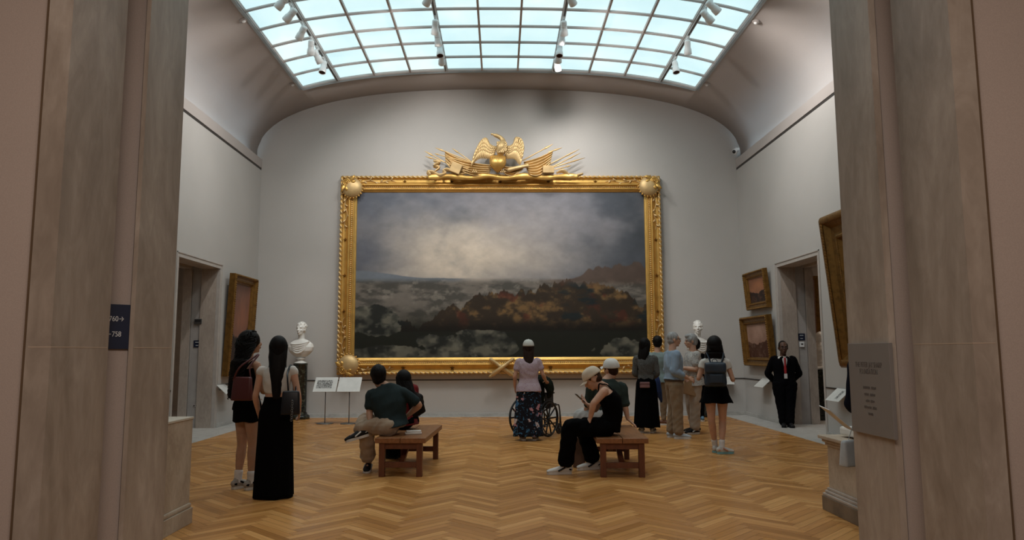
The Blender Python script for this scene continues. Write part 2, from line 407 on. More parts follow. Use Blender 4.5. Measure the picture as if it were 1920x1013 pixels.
# near wall between anteroom and gallery, and the deep stone doorway
def jamb(s, pA1, pA2, pA3, pB1, pB2, pC2):
    A1 = onY(pA1, 650, YN).x; A2 = A1; eA = onY(pA3, 650, 4.0).x
    Ya = 4.0; P0 = (eA + s * .008, 4.012); P1 = (eA + s * .10, 3.915)
    xB = onY(pB1, 650, 3.86).x; YB = onX(pB2, 650, xB).y; xC = onY(pC2, 650, YB).x
    nm = 'left' if s < 0 else 'right'
    b = B(); prism(b, [(A1, Ya), (A1, YN), (s * 6.2, YN), (s * 6.2, Ya + .03), (eA, Ya + .03), (eA, Ya)], 0, 4.4)
    bevel_vertical(b, .006)
    # split into courses: a joint at eye height
    link('door_jamb_' + nm, b, m_jamb, kind='structure')
    b = B(); prism(b, [P0, P1, (s * 2.6, P1[1]), (s * 2.6, P0[1] + .02), (P0[0], P0[1] + .02)], 0, 4.4)
    link('door_jamb_pocket_' + nm, b, wallmat('pocket_paint', (.33, .285, .26)) if s < 0 else MATS['pocket_paint'], kind='structure')
    b = B(); prism(b, [(xB, 3.86), (xB, YB), (xC, YB), (xC, 3.86)], 0, 4.4, 0); bevel_vertical(b, .008)
    link('door_jamb_inner_' + nm, b, [m_jamb], kind='structure')
    b = B(); z = 1.455
    t = .0045
    prism(b, [(A1 - s * .0008, Ya + .01), (A1 - s * .0008, YN), (A1 + s * .01, YN), (A1 + s * .01, Ya + .01)], z, z + t)
    prism(b, [(xB - s * .0008, 3.85), (xB - s * .0008, YB - .0008), (xC - s * .01, YB - .0008), (xC - s * .01, YB + .01), (xB + s * .01, YB + .01), (xB + s * .01, 3.85)], z, z + t)
    link('door_jamb_joint_' + nm, b, mat('stone_joint', (.42, .33, .25), .8), kind='structure')
    b = B(); prism(b, [(xC + s * .012, YB + .02), (s * 6.9, YB + .02), (s * 6.9, 3.86), (xC + s * .012, 3.86)], 0, 4.4)
    prism(b, [(s * 2.6, 3.85), (s * 2.6, 4.04), (s * 6.9, 4.04), (s * 6.9, 3.85)], 0, 4.4)
    link('wall_near_' + nm, b, m_nearwall, kind='structure')
    b = B(); prism(b, [(xC - s * .004, YB + .004), (xC + s * .014, YB + .004), (xC + s * .014, YB + .03), (xC - s * .004, YB + .03)], 0, 4.4)
    link('trim_%d' % (8 if s < 0 else 9), b, mat('painted_gap_shadow', (.10, .06, .03), .8), kind='structure')  # dark strip: the shadow line beside the stone is put into its colour
    return dict(xA=A1, Ya=Ya, P0=P0, P1=P1, xB=xB, YB=YB, xC=xC)
def bevel_vertical(b, w):
    es = [e for e in b.edges if abs(e.verts[0].co.z - e.verts[1].co.z) > 1 and abs(e.calc_face_angle(0)) > .5]
    bmesh.ops.bevel(b, geom=es, offset=w, segments=2, affect='EDGES', profile=.5)
JL = jamb(-1, 322.5, 250, 241, 203, 95, 48)
JR = jamb(1, 1591, 1666, 1680, 1712, 1825, 1871)
b = B(); box(b, -6.9, 6.9, 3.4, YN, 4.4, 8.0); link('wall_near_head', b, m_nearwall, kind='structure')
b = B(); box(b, -7, 7, -4.2, 3.4, 4.6, 4.8); link('ceiling_anteroom', b, m_nearwall, kind='structure')
b = B(); box(b, -7.2, -6.9, -4.2, 4.4, 0, 4.7); box(b, 6.9, 7.2, -4.2, 4.4, 0, 4.7); box(b, -7.2, 7.2, -4.5, -4.2, 0, 4.7); link('wall_anteroom', b, m_nearwall, kind='structure')
# ================================================================ TRACK LIGHTING
TX = [-SKX + 2 * SKX * k / NC for k in (1, 4, 7, 10)]
for i, x in enumerate(TX):
    z = vz(x)
    b = B(); box(b, -.028, .028, -4.85, 4.85, -.05, -.012, .004)
    tr = link('lighting_track', b, mat('track_grey', (.42, .42, .42), .45))
    tr.location = (x, 10.1, z)
    b = B(); box(b, -.010, .010, -4.8, 4.8, -.0515, -.046); link('conductor_slot', b, m_black, tr)
    tag(tr, ['lighting track under the skylight nearest the left wall', 'lighting track under the skylight, second from the left wall', 'lighting track under the skylight, second from the right wall', 'lighting track under the skylight nearest the right wall'][i], 'track', 'lighting tracks under the skylight')
def track_head(loc, d, glow, label, energy, angle, col=(1.0, .94, .88)):
    t = empty('track_light', loc, 0, label, 'spotlight', 'white spotlights on the ceiling tracks')
    d = Vector(d).normalized(); q = d.to_track_quat('Z', 'Y').to_matrix().to_4x4()
    b = B(); box(b, -.022, .022, -.09, .09, -.03, .02, .005); lathe(b, [(.018, -.15), (.018, -.03)], 12); link('adapter', b, m_white, t)
    P = Vector((0, 0, -.17)); M = Matrix.Translation(P) @ q @ Matrix.Scale(.9, 4)
    b = B(); lathe(b, [(.03, -.13), (.055, -.12), (.062, -.10), (.062, .03), (.066, .035), (.066, .045), (.074, .055), (.078, .16), (.074, .165), (.066, .16), (.05, .09), (.02, .08)], 20, M=M)
    lathe(b, [(.0635, -.06), (.0665, -.055), (.0635, -.05)], 20, M=M); lathe(b, [(.0635, -.03), (.0665, -.025), (.0635, -.02)], 20, M=M)
    link('lamp_housing', b, m_white, t, True)
    b = B(); lathe(b, [(.001, .097), (.05, .097), (.066, .157), (.064, .1575), (.048, .099), (.001, .099)], 18, M=M)
    link('reflector', b, emis('lamp_glow', (1.0, .62, .42), 1.6) if glow else mat('dark_baffle', (.05, .012, .008), .6), t, True)
    ld = bpy.data.lights.new('lamp', 'SPOT'); ld.energy = energy; ld.color = col; ld.spot_size = R(angle); ld.spot_blend = 1.0; ld.shadow_soft_size = .05
    lo = bpy.data.objects.new('lamp', ld); COL.objects.link(lo); lo.parent = t
    lo.matrix_local = Matrix.Translation(P + d * .175) @ (-d).to_track_quat('Z', 'Y').to_matrix().to_4x4()
# (pixel y along each track decides how far down the track a head hangs)
HEADS = {0: [11.05, 11.5, 12.17, 12.78, 13.19, 13.71], 1: [11.33, 12.38, 12.88, 13.41, 13.8], 2: [11.31, 12.41, 12.81, 13.4, 13.68, 14.08], 3: [11.17, 11.51, 12.73, 13.67]}
DIRS = {0: [(-.55, .25, -.5), (-.6, .3, -.5), (-.5, .5, -.6), (-.92, 3.0, -5.3), (.35, .7, -.75), (-.1, -.25, -1)], 1: [(-.55, .8, -.50), (-.1, .7, -.8), (.1, .6, -.95), (.05, -.3, -1), (-.05, .85, -.50)],
        2: [(.55, .8, -.50), (.1, .75, -.8), (-.1, .6, -.95), (-.05, -.3, -1), (.05, .85, -.50), (.3, .65, -.9)], 3: [(.6, .2, -.45), (.6, .3, -.5), (.87, 3.05, -5.3), (.05, -.25, -1)]}
side = ['leftmost', 'second from left', 'third from left', 'rightmost']
ordn = ['first', 'second', 'third', 'fourth', 'fifth', 'sixth']
SPOT = 0.45
for k, ys_ in HEADS.items():
    n = len(ys_)
    for j, y in enumerate(ys_):
        d = DIRS[k][j]; dark = d[1] < 0
        track_head((TX[k], y, vz(TX[k]) - .05), d, not dark and (j + k) % 2 == 0,
                   'white spotlight, %s ceiling track, %s from the painting wall%s' % (side[k], ordn[n - 1 - j], ', mouth downward' if dark else ''),
                   (160 if dark else 330 if abs(d[2]) > 5 else 300 * (.55 if k == 0 and j < 3 else .95 if k == 3 else .75 if d[2] == -.50 and abs(d[0]) < .1 else 1.3 if d[2] == -.50 else 1)) * SPOT, 34 if abs(d[2]) > 5 else 100)
for q_, (k, y, d) in enumerate(((0, 9.6, (-.7, .4, -.5)), (3, 9.6, (.7, .4, -.5)), (1, 9.8, (-.3, .1, -1)), (2, 9.8, (.3, .1, -1)), (0, 7.6, (.1, .1, -1)), (3, 7.6, (-.1, .1, -1)), (1, 7.4, (-.35, -.5, -.7)), (2, 7.4, (.35, -.5, -.7)))):  # added heads outside the view, put in for the light they give
    track_head((TX[k], y, vz(TX[k]) - .05), d, True, 'added out-of-view white spotlight on the %s ceiling track %s the entrance end' % (side[k], 'farther from' if y > 8.5 else 'closest to'), 300 * SPOT, 100)

# small round ceiling detectors and the wall camera
for px, py, lab in ((456, 37, 'small round detector on the vault left of the skylight, upper'), (548, 157, 'small round detector on the vault left of the skylight corner'), (1418, 40, 'small round detector on the vault right of the skylight, upper'), (1326, 157, 'small round detector on the vault right of the skylight corner')):
    lo, hi = 5, DF
    for _ in range(40):
        m_ = (lo + hi) / 2; p = onY(px, py, m_)
        if p.z > vz(p.x): hi = m_
        else: lo = m_
    e = .01; nrm = Vector((-(vz(p.x + e) - vz(p.x - e)) / (2 * e), 0, 1)).normalized()
    o = empty('ceiling_detector', p - nrm * .0); o.rotation_mode = 'QUATERNION'; o.rotation_quaternion = (-nrm).to_track_quat('Z', 'Y')
    tag(o, lab, 'detector', 'ceiling detectors beside the skylight')
    b = B(); lathe(b, [(.07, -.01), (.07, .012), (.05, .03)], 18); link('base', b, m_plaster, o, True)
    b = B(); lathe(b, [(.035, .028), (.03, .045), (.01, .052)], 14); link('dome', b, m_white, o, True)
p = onY(1381, 285, DF - .22)
o = empty('security_camera', (5.36, DF - .25, p.z), 0, 'white security camera with dark dome in the far right corner of the cornice', 'camera')
b = B(); box(b, -.02, .075, -.05, .05, .02, .08, .01); link('mount', b, m_white, o)
b = B(); ball(b, (-.02, 0, 0), .065, 16); link('housing', b, m_white, o, True)
b = B(); ball(b, (-.045, -.025, -.01), .045, 14); link('dome', b, m_black, o, True)

# ================================================================ PAINTINGS AND FRAMES
def srgb(c): return tuple(((v / 255) / 12.92 if v / 255 <= .04045 else ((v / 255 + .055) / 1.055) ** 2.4) for v in c)
def goldmat(name, col, rough=.36, dark=.45, sc=14, metal=.75):
    m, nt, b = newmat(name); v = coords(nt)
    f = noise_n(nt, v, sc, 4, .6); g = noise_n(nt, v, 60, 3)
    nt.links.new(ramp(nt, f, [(.3, mul(col, dark)), (.5, col), (.75, mul(col, 1.15))]), b.inputs['Base Color'])
    sset(b, 'Metallic', metal); sset(b, 'Roughness', rough); bump(nt, b, g, .12, .003); MATS[name] = m; return m
gold = goldmat('gilded_frame', (.62, .37, .10), .40, .85, 5, .65)
goldl = goldmat('gilded_carving', (.60, .42, .20), .5, .85, 5, .5)
goldo = goldmat('aged_gilding', (.21, .108, .026), .45, .6, 12)
def frame_ring(b, w, h, prof, mi=0):
    """mitred moulding round a w x h rectangle in the xz plane, facing -y; prof: (distance in from outer edge, height)"""
    rings = []
    for d, y in prof:
        x, z = w / 2 - d, h / 2 - d
        rings.append([b.verts.new(q) for q in ((-x, -y, -z), (x, -y, -z), (x, -y, z), (-x, -y, z))])
    n = len(rings)
    for i in range(n):
        a, c = rings[i], rings[(i + 1) % n]
        for k in range(4): f = b.faces.new((a[k], a[(k + 1) % 4], c[(k + 1) % 4], c[k])); f.material_index = mi
def fbm(x, y, sx, sy, seed, oct=5):
    """value noise on arrays"""
    r = np.random.RandomState(seed); T = r.rand(64, 64); out = 0; amp = 1; tot = 0
    for o in range(oct):
        X = x * sx * 2 ** o; Y = y * sy * 2 ** o; xi = np.floor(X).astype(int); yi = np.floor(Y).astype(int); fx = X - xi; fy = Y - yi
        fx = fx * fx * (3 - 2 * fx); fy = fy * fy * (3 - 2 * fy)
        g = lambda a, c: T[(a + o * 17) % 64, (c + o * 29) % 64]
        v = g(xi, yi) * (1 - fx) * (1 - fy) + g(xi + 1, yi) * fx * (1 - fy) + g(xi, yi + 1) * (1 - fx) * fy + g(xi + 1, yi + 1) * fx * fy
        out = out + v * amp; tot += amp; amp *= .55
    return out / tot
def canvas(name, w, h, nx, ny, fn, parent, gain=1.0):
    u, v = np.meshgrid(np.linspace(0, 1, nx + 1), np.linspace(0, 1, ny + 1))
    rgb = np.clip(fn(u, v), 0, 255) / 255.0
    lin = np.where(rgb <= .04045, rgb / 12.92, ((rgb + .055) / 1.055) ** 2.4) * gain
    co = np.stack([(u - .5) * w, np.zeros_like(u), (v - .5) * h], -1).reshape(-1, 3)
    idx = np.arange((nx + 1) * (ny + 1)).reshape(ny + 1, nx + 1)
    fc = np.stack([idx[:-1, :-1], idx[:-1, 1:], idx[1:, 1:], idx[1:, :-1]], -1).reshape(-1, 4)
    me = bpy.data.meshes.new(name); me.from_pydata(co.tolist(), [], fc.tolist())
    ca = me.color_attributes.new('paint', 'FLOAT_COLOR', 'POINT')
    ca.data.foreach_set('color', np.concatenate([np.clip(lin, 0, .95), np.ones(lin.shape[:2] + (1,))], -1).astype('f').ravel())
    if 'oil_paint' not in MATS:
        m, nt, b = newmat('oil_paint'); a = nt.nodes.new('ShaderNodeVertexColor'); a.layer_name = 'paint'
        nt.links.new(a.outputs[0], b.inputs['Base Color']); sset(b, 'Roughness', .55); sset(b, 'Specular IOR Level', .25)
        bump(nt, b, noise_n(nt, coords(nt), 60, 3), .1, .002); MATS['oil_paint'] = m
    o = link(name, me, MATS['oil_paint'], parent); return o
def mixc(a, b, t): t = np.clip(t, 0, 1)[..., None]; return a * (1 - t) + np.array(b, float) * t
def sm(x, a, b): t = np.clip((x - a) / (b - a), 0, 1); return t * t * (3 - 2 * t)
def big_scene(u, v):
    """a generic stormy winter river: clouds, far snowy shore, drifting ice, a dark wooded bank"""
    n1 = fbm(u, v, 4, 3.2, 1); n2 = fbm(u, v, 9, 7, 2, 5); n3 = fbm(u, v, 40, 30, 3, 4); n4 = fbm(u, v, 18, 30, 5, 4)
    c = np.zeros(u.shape + (3,)) + np.array((84, 86, 94.))
    glow = np.exp(-(((u - .36) / .30) ** 2 + ((v - .60) / .30) ** 2))
    c = mixc(c, (176, 164, 150), glow * 1.0 + (n1 - .5) * .9)
    c = mixc(c, (70, 76, 88), sm(v, .72, 1.0) * .65 + (n2 - .55) * .6)
    c = mixc(c, (56, 60, 66), sm(u, .68, 1.02) * (.85) + (n2 - .5) * .5)
    c = mixc(c, (120, 118, 124), sm(n1, .52, .75) * sm(v, .55, .8) * .5)
    hz = .475
    hill = hz + .045 * np.exp(-((u - .03) / .13) ** 2) + .012 * fbm(u, 0 * v, 14, 1, 8)
    c = mixc(c, (96, 102, 110), sm(hill - v, 0, .006) * sm(.42 - u, 0, .1))
    # ice field
    ice = np.zeros_like(c) + np.array((100, 94, 88.)); ice = mixc(ice, (66, 64, 60), sm(n4, .36, .66)); ice = mixc(ice, (118, 112, 104), sm(n3, .55, .75) * .6)
    ice = mixc(ice, (40, 40, 34), sm(.36 - v, 0, .25))
    hk = sm(hz + .012 * (n3 - .5) - v, -.012, .03)[..., None]; c = c * (1 - hk) + ice * hk
    # dark foreground water
    c = mixc(c, (22, 24, 19), sm(.24 + .08 * (n1 - .5) - v, 0, .07) * .92)
    # wooded bank, a long low mass of browns with ragged crowns
    top = .15 + .30 * np.exp(-(np.abs(u - .66) / .36) ** 3.2) + .10 * (fbm(u, 0 * v, 12, 1, 11, 5) - .5) * 2 + .035 * (fbm(u, 0 * v, 60, 1, 12, 3) - .5) * 2
    top = np.where(u < .12, 0, top)
    bank = sm(top - v, 0, .008) * sm(v, .155, .175)
    bc = np.zeros_like(c) + np.array((44, 36, 28.)); bc = mixc(bc, (104, 80, 50), sm(n2 * .5 + n3 * .5, .44, .66) * .9); bc = mixc(bc, (78, 36, 27), sm(fbm(u, v, 12, 8, 21), .60, .72) * .55)
    bc = mixc(bc, (26, 32, 34), sm(fbm(u, v, 8, 10, 22), .55, .68)); bc = mixc(bc, (20, 17, 14), sm(.26 - v, 0, .10))
    c = c * (1 - bank[..., None]) + bc * bank[..., None]
    # far shore trees at the right
    far = sm(hz + .10 * sm(u, .72, .86) * (.35 + fbm(u, 0 * v, 30, 1, 31, 4)) - v, 0, .012) * sm(v, hz - .06, hz) * sm(u, .6, .75)
    c = mixc(c, (74, 60, 52), far * .85)
    # ice blocks in front
    for cu, cv, ru, rv, s in ((.40, .075, .17, .085, 41), (.10, .03, .17, .05, 42), (.30, .02, .12, .045, 43), (.90, .05, .085, .075, 44), (.07, .22, .11, .09, 45)):
        d = ((u - cu) / ru) ** 2 + ((v - cv) / rv) ** 2 + 2.6 * (fbm(u, v, 13, 8, s) - .5)
        blk = sm(1 - d, 0, .12); fcx = fbm(u, v, 26, 18, s + 1, 3)
        bcx = np.zeros_like(c) + np.array((56, 57, 52.)); bcx = mixc(bcx, (92, 90, 80), sm(fcx, .48, .72)); bcx = mixc(bcx, (30, 32, 30), sm(.48 - fcx, 0, .14)); bcx = mixc(bcx, (104, 102, 92), sm(n3, .62, .8) * .5)
        c = c * (1 - blk[..., None] * .9) + bcx * blk[..., None] * .9
    return c * (.93 + .14 * n3[..., None])
# ---- the great gilded frame on the far wall
YF = DF - .02
fr = empty('framed_painting', (.018, YF, 0), 0, 'huge gilded frame with eagle crest around a winter river painting on the far wall', 'painting')
def FL(p): return Vector(p) - Vector((.018, YF, 0))
CZm = (5.01 + 1.26) / 2
cv = canvas('canvas', 6.52, 3.77, 640, 380, big_scene, fr, 1.35); cv.location = (0, -.06, CZm)
ow, oh = 7.24, 4.46; ozc = (5.385 + .925) / 2
prof = [(0, 0), (0, .10), (.012, .135), (.035, .15), (.055, .14), (.066, .12), (.08, .105), (.11, .10), (.15, .115), (.185, .145), (.20, .165), (.215, .17), (.23, .162), (.24, .14), (.245, .12), (.285, .112), (.292, .125), (.305, .13), (.318, .125), (.325, .105), (.355, .085), (.372, .07), (.372, 0)]
b = B(); frame_ring(b, ow, oh, prof); o = link('moulding', b, gold, fr); o.location = (0, 0, ozc)
bv = o.modifiers.new('b', 'BEVEL'); bv.width = .006; bv.segments = 2; bv.limit_method = 'ANGLE'
# twisted ribbon round the outer edge
def run(w, h, d, pitch):
    X, Z = w / 2 - d, h / 2 - d; out = []
    for ax, L, f in (('x', 2 * X, lambda t: (-X + t, -Z)), ('z', 2 * Z, lambda t: (X, -Z + t)), ('x', 2 * X, lambda t: (X - t, Z)), ('z', 2 * Z, lambda t: (-X, Z - t))):
        n = int(L / pitch)
        for i in range(n): x, z = f((i + .5) * L / n); out.append((x, z, ax))
    return out
b = B()
for x, z, ax in run(ow, oh, .033, .105):
    M = Matrix.Rotation(R(28 if ax == 'x' else 62), 3, 'Y'); ball(b, (x, -.142, z), (.062, .022, .021), 8, M)
o = link('ribbon_edging', b, goldl, fr, True); o.location = (0, 0, ozc)
b = B()
for x, z, ax in run(ow, oh, .266, .045): ball(b, (x, -.120, z), (.016, .016, .016), 6)
o = link('pearl_beading', b, goldl, fr, True); o.location = (0, 0, ozc)
def star(b, x, y, z, r, th=.02, rot=0):
    c = b.verts.new((x, y - th * 1.6, z)); bk = []; 
    for k in range(10):
        a = PI / 2 + k * PI / 5 + rot; rr = r if k % 2 == 0 else r * .42; bk.append(b.verts.new((x + rr * math.cos(a), y, z + rr * math.sin(a))))
    for k in range(10): b.faces.new((c, bk[k], bk[(k + 1) % 10]))
    b.faces.new(bk[::-1])
cx = .155
for px in (756, 848, 1032, 1124): 
    p = FL(onY(px, 689, YF - .1)); b = B(); star(b, p.x, -.118, 0, .06); o = link('star', b, goldo, fr); o.location.z = ozc - oh / 2 + .135
for px in (759, 847, 938, 1028, 1116):
    p = FL(onY(px, 345, YF - .1)); b = B(); star(b, p.x, -.118, 0, .05); o = link('star', b, goldo, fr); o.location.z = ozc + oh / 2 - .135
for py in (450, 517, 584):
    for s in (-1, 1):
        p = FL(onY(640 if s < 0 else 1238, py, YF - .1)); b = B(); star(b, s * (ow / 2 - .135), -.118, p.z, .055); link('star', b, goldo, fr)
# leaf sprays creeping out from every corner
def leaf(b, p, a, L, w, y, lift=.03):
    d = Vector((math.cos(a), 0, math.sin(a))); n = Vector((-d.z, 0, d.x)); p = Vector(p)
    sweep(b, [p, p + d * L * .35 + Vector((0, -lift * .6, 0)), p + d * L * .75 + n * L * .1 + Vector((0, -lift, 0)), p + d * L + n * L * .22], [(w * .4, .008), (w, .014), (w * .7, .012), (w * .12, .005)], seg=8, xax=n, n=3)
for sx in (-1, 1):
    for sz in (-1, 1):
        for ax in (0, 1):
            b = B(); L = .95
            pts = []
            for k in range(9):
                t = .30 + L * k / 8; off = .135 + .028 * math.sin(k * 1.6)
                x, z = (ow / 2 - t, oh / 2 - off) if ax == 0 else (ow / 2 - off, oh / 2 - t)
                pts.append(Vector((sx * x, -.125, sz * z)))
            sweep(b, pts, [.014 - .001 * k for k in range(9)], seg=6, n=3)
            base = math.atan2((pts[-1] - pts[0]).z, (pts[-1] - pts[0]).x)
            for k in range(1, 8): leaf(b, pts[k], base + (.8 if k % 2 else -.8), .09, .022, 0)
            o = link('leaf_spray', b, goldl, fr, True); o.location.z = ozc
# corner bosses
def boss(px, py, s, t, r=.235):
    p = FL(onY(px, py, YF - .2)); b = B()
    M = Matrix.Rotation(R(90), 3, 'X')
    prof = [(r * .97, 0), (r, .03), (r * .96, .07), (r * .88, .085)]
    lathe(b, [(r * .9, 0), (r, .03), (r * .98, .06), (r * .86, .105), (r * .62, .14), (r * .35, .158), (.01, .162)], 36, M=Matrix.Rotation(R(90), 4, 'X'))
    o = link('corner_boss', b, goldl, fr, True); o.location = (p.x, -.12, p.z)
    b = B()
    # beaded rim of little curls, a rosette and two acanthus leaves
    for k in range(22):
        a = 2 * PI * k / 22; ball(b, (r * math.cos(a), -.06, r * math.sin(a)), (.03, .022, .018), 8, Matrix.Rotation(-a, 3, 'Y'))
    rx, rz = s * r * .46, t * r * .46
    for rr, w in ((.075, .016), (.045, .014)):
        pts = [(rx + rr * math.cos(a), -.14, rz + rr * math.sin(a)) for a in [2 * PI * q / 14 for q in range(15)]]; sweep(b, pts, [w] * 15, seg=6, n=1)
    ball(b, (rx, -.155, rz), .026, 10)
    a0 = math.atan2(t, s)
    for da, L in ((1.75, .17), (-1.75, .17), (2.3, .13), (-2.3, .13)):
        leaf(b, (rx + .07 * math.cos(a0 + da), -.13, rz + .07 * math.sin(a0 + da)), a0 + da, L, .045, 0, .02)
    link('scrollwork', b, gold, o, True)
boss(660, 352, -1, 1); boss(1217, 349, 1, 1); boss(653, 685, -1, -1); boss(1224, 681, 1, -1)
# crossed cannon barrels at the foot
for s in (-1, 1):
    b = B()
    p0 = Vector((-.27 * s, 0, -.19)); p1 = Vector((.25 * s, 0, .19)); d = p1 - p0
    ts = [0, .04, .08, .12, .5, .55, .6, .9, .95, 1.0]; rs = [.018, .034, .02, .052, .046, .052, .042, .036, .046, .036]
    sweep(b, [p0 + d * t for t in ts], rs, seg=14, n=1)
    o = link('cannon_barrel', b, goldl, fr, True); q = FL(onY(941, 690, YF - .2)); o.location = (q.x, -.20 - (.06 if s > 0 else 0), q.z)

# ---- the crest: eagle on a shield over flags, spears, drum and ribbon
def K(u, v, d=0): return FL(onY(780 + u / 5.818, 240 + v / 5.818, YF - .16)) + Vector((0, -.13 - d, 0))
KS = 1 / 5.818 / 83.6
cr = link('crest_base', B(), goldl, fr) if False else None
# ribbon swag along the bottom
b = B(); pts = [K(u, 552 + 8 * math.sin(u / 70), .03 + .03 * math.sin(u / 55)) for u in range(150, 1800, 50)]
sweep(b, pts, [(.062 + .012 * math.sin(i * 1.3), .035) for i in range(len(pts))], seg=8, xax=(0, 0, 1), n=3); link('crest_swag', b, gold, fr, True)
def curl(pts, w, name='ribbon', d=.02, mat_=goldl):
    b = B(); P = [K(u, v, d + .03 * math.sin(i * 1.7)) for i, (u, v) in enumerate(pts)]
    sweep(b, P, [(w * (1 if 0 < i < len(P) - 1 else .5), .016) for i in range(len(P))], seg=8, n=5, xax=(.3, -.6, .7)); link(name, b, mat_, fr, True)
curl([(130, 560), (160, 530), (130, 500), (190, 500), (260, 540), (330, 520), (300, 490), (350, 470), (410, 500)], .05)
curl([(200, 380), (270, 400), (200, 430), (260, 450), (215, 490)], .045)
curl([(1530, 510), (1590, 490), (1640, 520), (1660, 560), (1720, 550), (1810, 520)], .05)
# flags: draped cloth with radiating folds
def flag(P0, P1, Q0, Q1, folds, nm='flag'):
    """P0-P1: edge hanging from the staff; Q0-Q1: gathered edge"""
    b = B(); nu, nv = 60, 14; V = []
    for i in range(nu + 1):
        row = []; t = i / nu
        for j in range(nv + 1):
            w = j / nv
            a = Vector(P0).lerp(Vector(P1), t); c = Vector(Q0).lerp(Vector(Q1), t)
            u_, v_ = (a.lerp(c, w)).xy; v_ += 45 * math.sin(PI * w) * (.3 + t)
            row.append(b.verts.new(K(u_, v_, .05 + .035 * math.sin(t * folds * PI) * (1 - .2 * w))))
        V.append(row)
    for i in range(nu):
        for j in range(nv): b.faces.new((V[i][j], V[i + 1][j], V[i + 1][j + 1], V[i][j + 1]))
    o = link(nm, b, goldl, fr, True); s_ = o.modifiers.new('t', 'SOLIDIFY'); s_.thickness = .02
flag((320, 275), (330, 400), (620, 395), (560, 520), 9); flag((325, 330), (420, 440), (830, 430), (800, 525), 11)
flag((1490, 270), (1450, 440), (1170, 390), (1230, 530), 13); flag((1200, 420), (1150, 470), (960, 440), (960, 520), 7)
def staff(u0, v0, u1, v1, tip=60, r=.013, blade=.03):
    b = B(); a, c = K(u0, v0, .06), K(u1, v1, .02); d = (c - a).normalized(); tl = tip * KS
    sweep(b, [a, c], [r, r], seg=8, n=1)
    if blade: sweep(b, [c - d * .01, c + d * tl * .12, c + d * tl * .4, c + d * tl], [(r, r), (blade, .02), (blade * .8, .016), (.003, .003)], seg=8, n=2)
    link('spear', b, goldl, fr, True)
staff(600, 390, 300, 268, 95, .013, .028); staff(380, 430, 180, 315, 95, .012, .026); staff(330, 400, 180, 350, 80, .012, .026); staff(620, 400, 460, 285, 80, .012, .02); staff(340, 340, 250, 310, 45, .011, .02)
staff(1160, 380, 1400, 245, 105, .013, .032); staff(1440, 290, 1500, 265, 105, .013, .028); staff(1450, 420, 1640, 320, 160, .013, .016); staff(1480, 450, 1660, 355, 150, .013, .016); staff(1500, 450, 1700, 385, 150, .013, .016); staff(1500, 480, 1640, 440, 50, .012, .022)
goldm = goldmat('matt_gilding', (.48, .33, .15), .65, .8, 5, .15)
# drums / cartridge box, horn and cannon balls
for u0, u1, v0, v1, tl in ((385, 500, 415, 525, -22), (1375, 1498, 445, 525, 0)):
    c = K((u0 + u1) / 2, (v0 + v1) / 2, .10); w = (u1 - u0) * KS / 2; h = (v1 - v0) * KS / 2; b = B()
    M = Matrix.Translation(c) @ Matrix.Rotation(R(-tl), 4, 'Y'); box(b, -w, w, -.07, .07, -h, h, .012, M); link('drum_box', b, goldm, fr)
b = B(); sweep(b, [K(1010, 490, .12), K(1090, 470, .13), K(1180, 450, .13), K(1215, 445, .13)], [.05, .045, .035, .045], seg=12, n=3); link('horn', b, goldl, fr, True)
for u, v in ((635, 495), (655, 495), (625, 512), (645, 512), (665, 512), (935, 495), (955, 495), (925, 512), (945, 512), (965, 512)): b = B(); ball(b, K(u, v, .13), .021, 8); link('cannon_ball', b, goldl, fr, True)
# shield
b = B(); N = 15
V = []
for i in range(N + 1):
    row = []; t = i / N; v_ = 345 + 178 * t; hw = 92 * (1 - max(0, t - .25) ** 2.2 / .53) if t > .25 else 86 + 24 * t
    hw = max(hw, 2)
    for j in range(17):
        s = -1 + j / 8; row.append(b.verts.new(K(893 + hw * s, v_ - 10 * (1 - s * s) * (1 - t), .12 + .16 * math.sqrt(max(0, 1 - s * s)) * math.sin(PI * min(1, .12 + t * .85)) + (.006 * math.cos(j * PI) if t > .3 else 0))))
    V.append(row)
for i in range(N):
    for j in range(16): b.faces.new((V[i][j], V[i + 1][j], V[i + 1][j + 1], V[i][j + 1]))
o = link('shield', b, gold, fr, True); s_ = o.modifiers.new('t', 'SOLIDIFY'); s_.thickness = .02
for k in range(24):
    b = B(); p = K(810 + (k % 8) * 23 + 6 * (k // 8 % 2), 352 + 18 * (k // 8), .27 - .0008 * abs(893 - (810 + (k % 8) * 23))); star(b, p.x, p.y, p.z, .012, .006); link('shield_star', b, goldl, o)
# eagle body, neck, head
b = B()
sweep(b, [K(930, 345, .10), K(925, 300, .17), K(935, 255, .20), K(945, 215, .18), K(950, 185, .16), K(925, 150, .15), K(885, 128, .16), K(855, 120, .17)], [(.04, .05), (.12, .09), (.13, .10), (.095, .08), (.06, .055), (.05, .048), (.05, .045), (.034, .034)], seg=14, n=4)
sweep(b, [K(860, 120, .17), K(838, 112, .175), (K(824, 108, .175)), K(828, 128, .17)], [.028, .02, .015, .004], seg=8, n=3)   # beak
eg = link('eagle_body', b, goldl, fr, True)
b = B()
for k in range(46):   # breast feathers, overlapping scales
    r_, c_ = divmod(k, 6); u = 890 + c_ * 17 + (8 if r_ % 2 else 0); v = 215 + r_ * 15
    ball(b, K(u, v - 6, .292 - .0009 * abs(u - 935) - (.03 if v < 235 else 0)), (.024, .014, .032), 7)
link('breast_feathers', b, goldl, eg, True)
